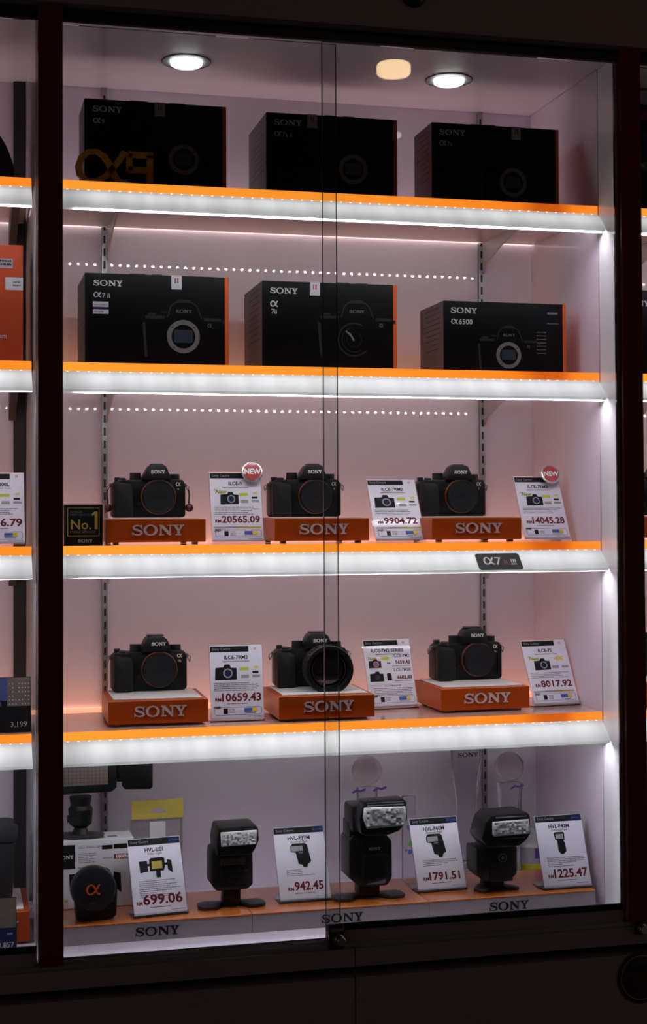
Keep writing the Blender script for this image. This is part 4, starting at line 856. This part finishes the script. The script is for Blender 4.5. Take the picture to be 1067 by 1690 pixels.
MB().box(0, .020, 0, .012, 0, .016, .0005, 1).build('slip', 'purple', t)

# ------------------------------------------------------------------ left bay
t = thing('camera_bag', 'black nylon bag at the end of the top shelf in the left bay', 'bag', (-.125, .090, ZS[0]+.0004), 0)
MB().prism([(-.060, 0), (.050, 0), (.060, .012), (.058, .030), (.048, .058), (.034, .080), (.030, .120), (.010, .140), (-.040, .140), (-.060, .120)], -.050, .070, .006).build('bag', 'bag', t)
MB().prism([(-.040, .020), (.034, .020), (.030, .062), (-.040, .062)], -.060, -.048, .004).build('front_pocket', 'bag', t)
MB().tube([(-.030, .01, .140), (-.020, .01, .158), (.000, .01, .158), (.008, .01, .140)], .004).build('handle', 'cord', t)
t = thing('lens_carton', 'orange lens box with two grey stickers in the left bay', 'box', (-.2100, .050, ZS[1]+.0004), 0)
MB().box(0, .1577, 0, .105, 0, .1870, .001, 1).build('carton', 'boxorange', t)
MB().box(.1579, .1612, .004, .105, .002, .1850).build('black_side', 'carton', t)
q = MB().rect(.1000, .1420, .1500, .1650, -.0004).build('sticker', 'stickerdim', t); m = MB(); dashes(.104, .140, .1600, .003, -.0006, m); dashes(.104, .140, .1545, .003, -.0006, m); m.build('sticker_text', 'ink', q)
q = MB().rect(.1305, .1577, .1160, .1360, -.0004).build('sticker', 'sticker', t); m = MB(); dashes(.142, .154, .1270, .003, -.0006, m); dashes(.142, .154, .1220, .003, -.0006, m); m.build('sticker_text', 'grey', q)
text_mb('mm', .0110, 0, 'RIGHT', .1330, .0400, -.0005).build('lettering', 'silverprint', t)
price_card(-.1345, .060, zc3, R(20), 0, 'white price card ending in 6.79 in the left bay', 'ILCE-6000L', '2656.79', lines=(4, 4))
def photo_card(x, y, z, w, h, label, day):
    t = thing('photo_card', label, 'display card', (x, y, z+.0003), 0, None, R(12))
    MB().box(0, w, 0, .003, 0.0005, h).build('board', 'ink', t)
    MB().box(.004, w-.004, .0032, .034, 0.0002, .002, m=Matrix.Rotation(R(12), 4, 'X')).build('foot', 'ink', t)
    if day:
        q = MB().rect(0.001, w-.001, h*.47, h-.001, -.0003).build('photo', 'sky', t)
        MB().rect(w-.036, w-.001, h*.47, h-.001, -.0004).build('tower_block', 'tower', q)
        m = MB()
        for i in range(7):
            for j in range(6):
                if random.random() < .75: m.rect(w-.0330+.0048*i, w-.0312+.0048*i, h*.50+.0062*j, h*.50+.0018+.0062*j, -.0005)
        m.build('lit_windows', 'windowprint', q)
        MB().rect(w-.045, w-.036, h*.47, h*.56, -.0005).rect(w-.06, w-.036, h*.555, h*.575, -.0005).build('low_roof', 'ink', q)
        text_mb('3,199', .0115, 0, 'RIGHT', w-.006, .0085, -.0004).build('price', 'silverprint', t)
    else:
        q = MB().rect(0.001, w-.001, h*.45, h-.001, -.0003).build('photo', 'stone', t)
        MB().rect(.001, w-.001, .001, h*.43, -.0003).build('caption_field', 'navy', t); MB().rect(w-.014, w-.006, h*.32, h*.36, -.0005).build('caption_mark', 'blueprint', t)
        text_mb('3,857', .0110, 0, 'RIGHT', w-.004, .0080, -.0005).build('price', 'silverprint', t)
photo_card(-.135, .020, ZS[3], .0935, .0850, 'dark photo card of a lit tower block marked 3,199 in the left bay', True)
photo_card(-.1545, -.012, ZB, .0900, .0810, 'dark photo card of a stone view marked 3,857 on the left bay floor', False)
t = thing('display_stand', 'orange camera stand half hidden at the floor of the left bay', 'stand', (-.2050, .030, ZB+.0003), 0, 'orange camera stands')
MB().box(0, .1620, 0, .150, .0040, .0500, .0008, 1).build('block', 'stand', t); MB().box(.0085, .1530, .0115, .141, .0500, .0523, .0006, 1).build('top_plate', 'standtop', t)
word_mark(.062, .0190, .0830, .0165, -.0001, .0014).build('lettering', 'letter', t)
for a in (.012, .142):
    for b in (.010, .132): MB().box(a, a+.009, b, b+.009, 0, .0040, .0005, 1).build('foot', 'foot', t)
t = thing('lens_pouch', 'tall black pouch on the orange stand in the left bay', 'bag', (-.1120, .085, ZB+.0530), 0)
MB().prism([(-.040, 0), (.030, 0), (.043, .010), (.046, .050), (.047, .090), (.050, .118), (.046, .125), (-.036, .127), (-.044, .118)], -.035, .040, .006).build('pouch', 'bag', t)
MB().prism([(-.044, .100), (.051, .100), (.052, .127), (-.045, .129)], -.038, -.030, .003).build('flap', 'bag', t)

# ------------------------------------------------------------------ right bay (a sliver beyond the right post)
t = thing('white_carton', 'white box standing on the dark carton at the upper right edge', 'box', (.9600, .085, ZS[0]+.2010), 0)
MB().box(0, .150, 0, .080, 0, .0290, .001).build('carton', 'boxwhite', t); MB().rect(.030, .046, .0005, .0285, -.0004).build('grey_stripe', 'greybadge', t)
t = thing('dark_carton', 'dark brown and black carton on the top shelf of the right bay', 'box', (.9600, .070, ZS[0]+.0004), 0)
MB().box(0, .180, 0, .120, 0, .2000, .001).build('carton', 'carton', t); MB().rect(.0, .178, .172, .190, -.0004).build('brown_band', 'brownbox', t); MB().rect(.0, .178, .084, .098, -.0004).build('grey_band', 'cartongrey_lit', t)
text_mb('VN', .0120, 0, 'LEFT', .0440, .0880, -.0006).build('lettering', 'silverprint', t)
MB().box(.036, .160, -.0006, -.0002, .100, .150).build('picture', 'flashdark', t)
t = thing('camera_carton', 'black camera box lettered at its left corner in the right bay', 'box', (.9620, .070, ZS[1]+.0004), 0)
MB().box(0, .200, 0, .120, 0, .1540, .001).build('carton', 'carton', t); word_mark(.0180, .1260, .047, .0092, -.0004).build('maker_lettering', 'silverprint', t); text_mb('X70', .0095, 0, 'LEFT', .0360, .0120, -.0004).build('lettering', 'dimprint', t)
stand(.9700, .030, ZS[2], 'orange camera stand on the third shelf of the right bay', 0)
camera_body(.9930, .110, zt3, 'camera on the third shelf of the right bay cut by the photo edge', s=1.0)
stand(.9720, .030, ZS[3], 'orange camera stand on the lowest lit shelf of the right bay', 0)
camera_body(1.0000, .120, zt4, 'camera on the lowest lit shelf of the right bay cut by the photo edge', s=1.0)
t = thing('video_light', 'dark brown video light on a short stand, low in the right bay', 'video light', (1.0300, .180, ZB+.0003), 0)
MB().box(-.030, .030, -.020, .020, 0, .008, .002).build('mini_stand', 'footplate', t); MB().cyl((0, 0, .008), (0, 0, .190), .012).build('neck', 'flashblack', t)
MB().box(-.045, .060, -.020, .020, .185, .255, .003).build('lamp_head', 'brownbox', t); MB().box(-.040, .055, -.0215, -.018, .195, .235, .001).build('diffuser', 'cartongrey_lit', t)
t = thing('white_carton', 'white product box with a grey panel at the lower right edge', 'box', (.9620, .060, ZB+.0003), 0)
MB().box(0, .045, 0, .070, 0, .1400, .001).build('carton', 'boxwhite', t); MB().rect(.001, .044, .100, .134, -.0004).build('grey_panel', 'ink', t); text_mb('W', .016, .02, 'LEFT', .0330, .085, -.0004).build('lettering', 'grey', t)
t = thing('camera_bag', 'small black pouch at the lower right edge', 'bag', (1.030, .010, ZB+.0003), 0)
MB().box(-.040, .060, -.020, .040, 0, .075, .012, 3).build('pouch', 'bag', t)
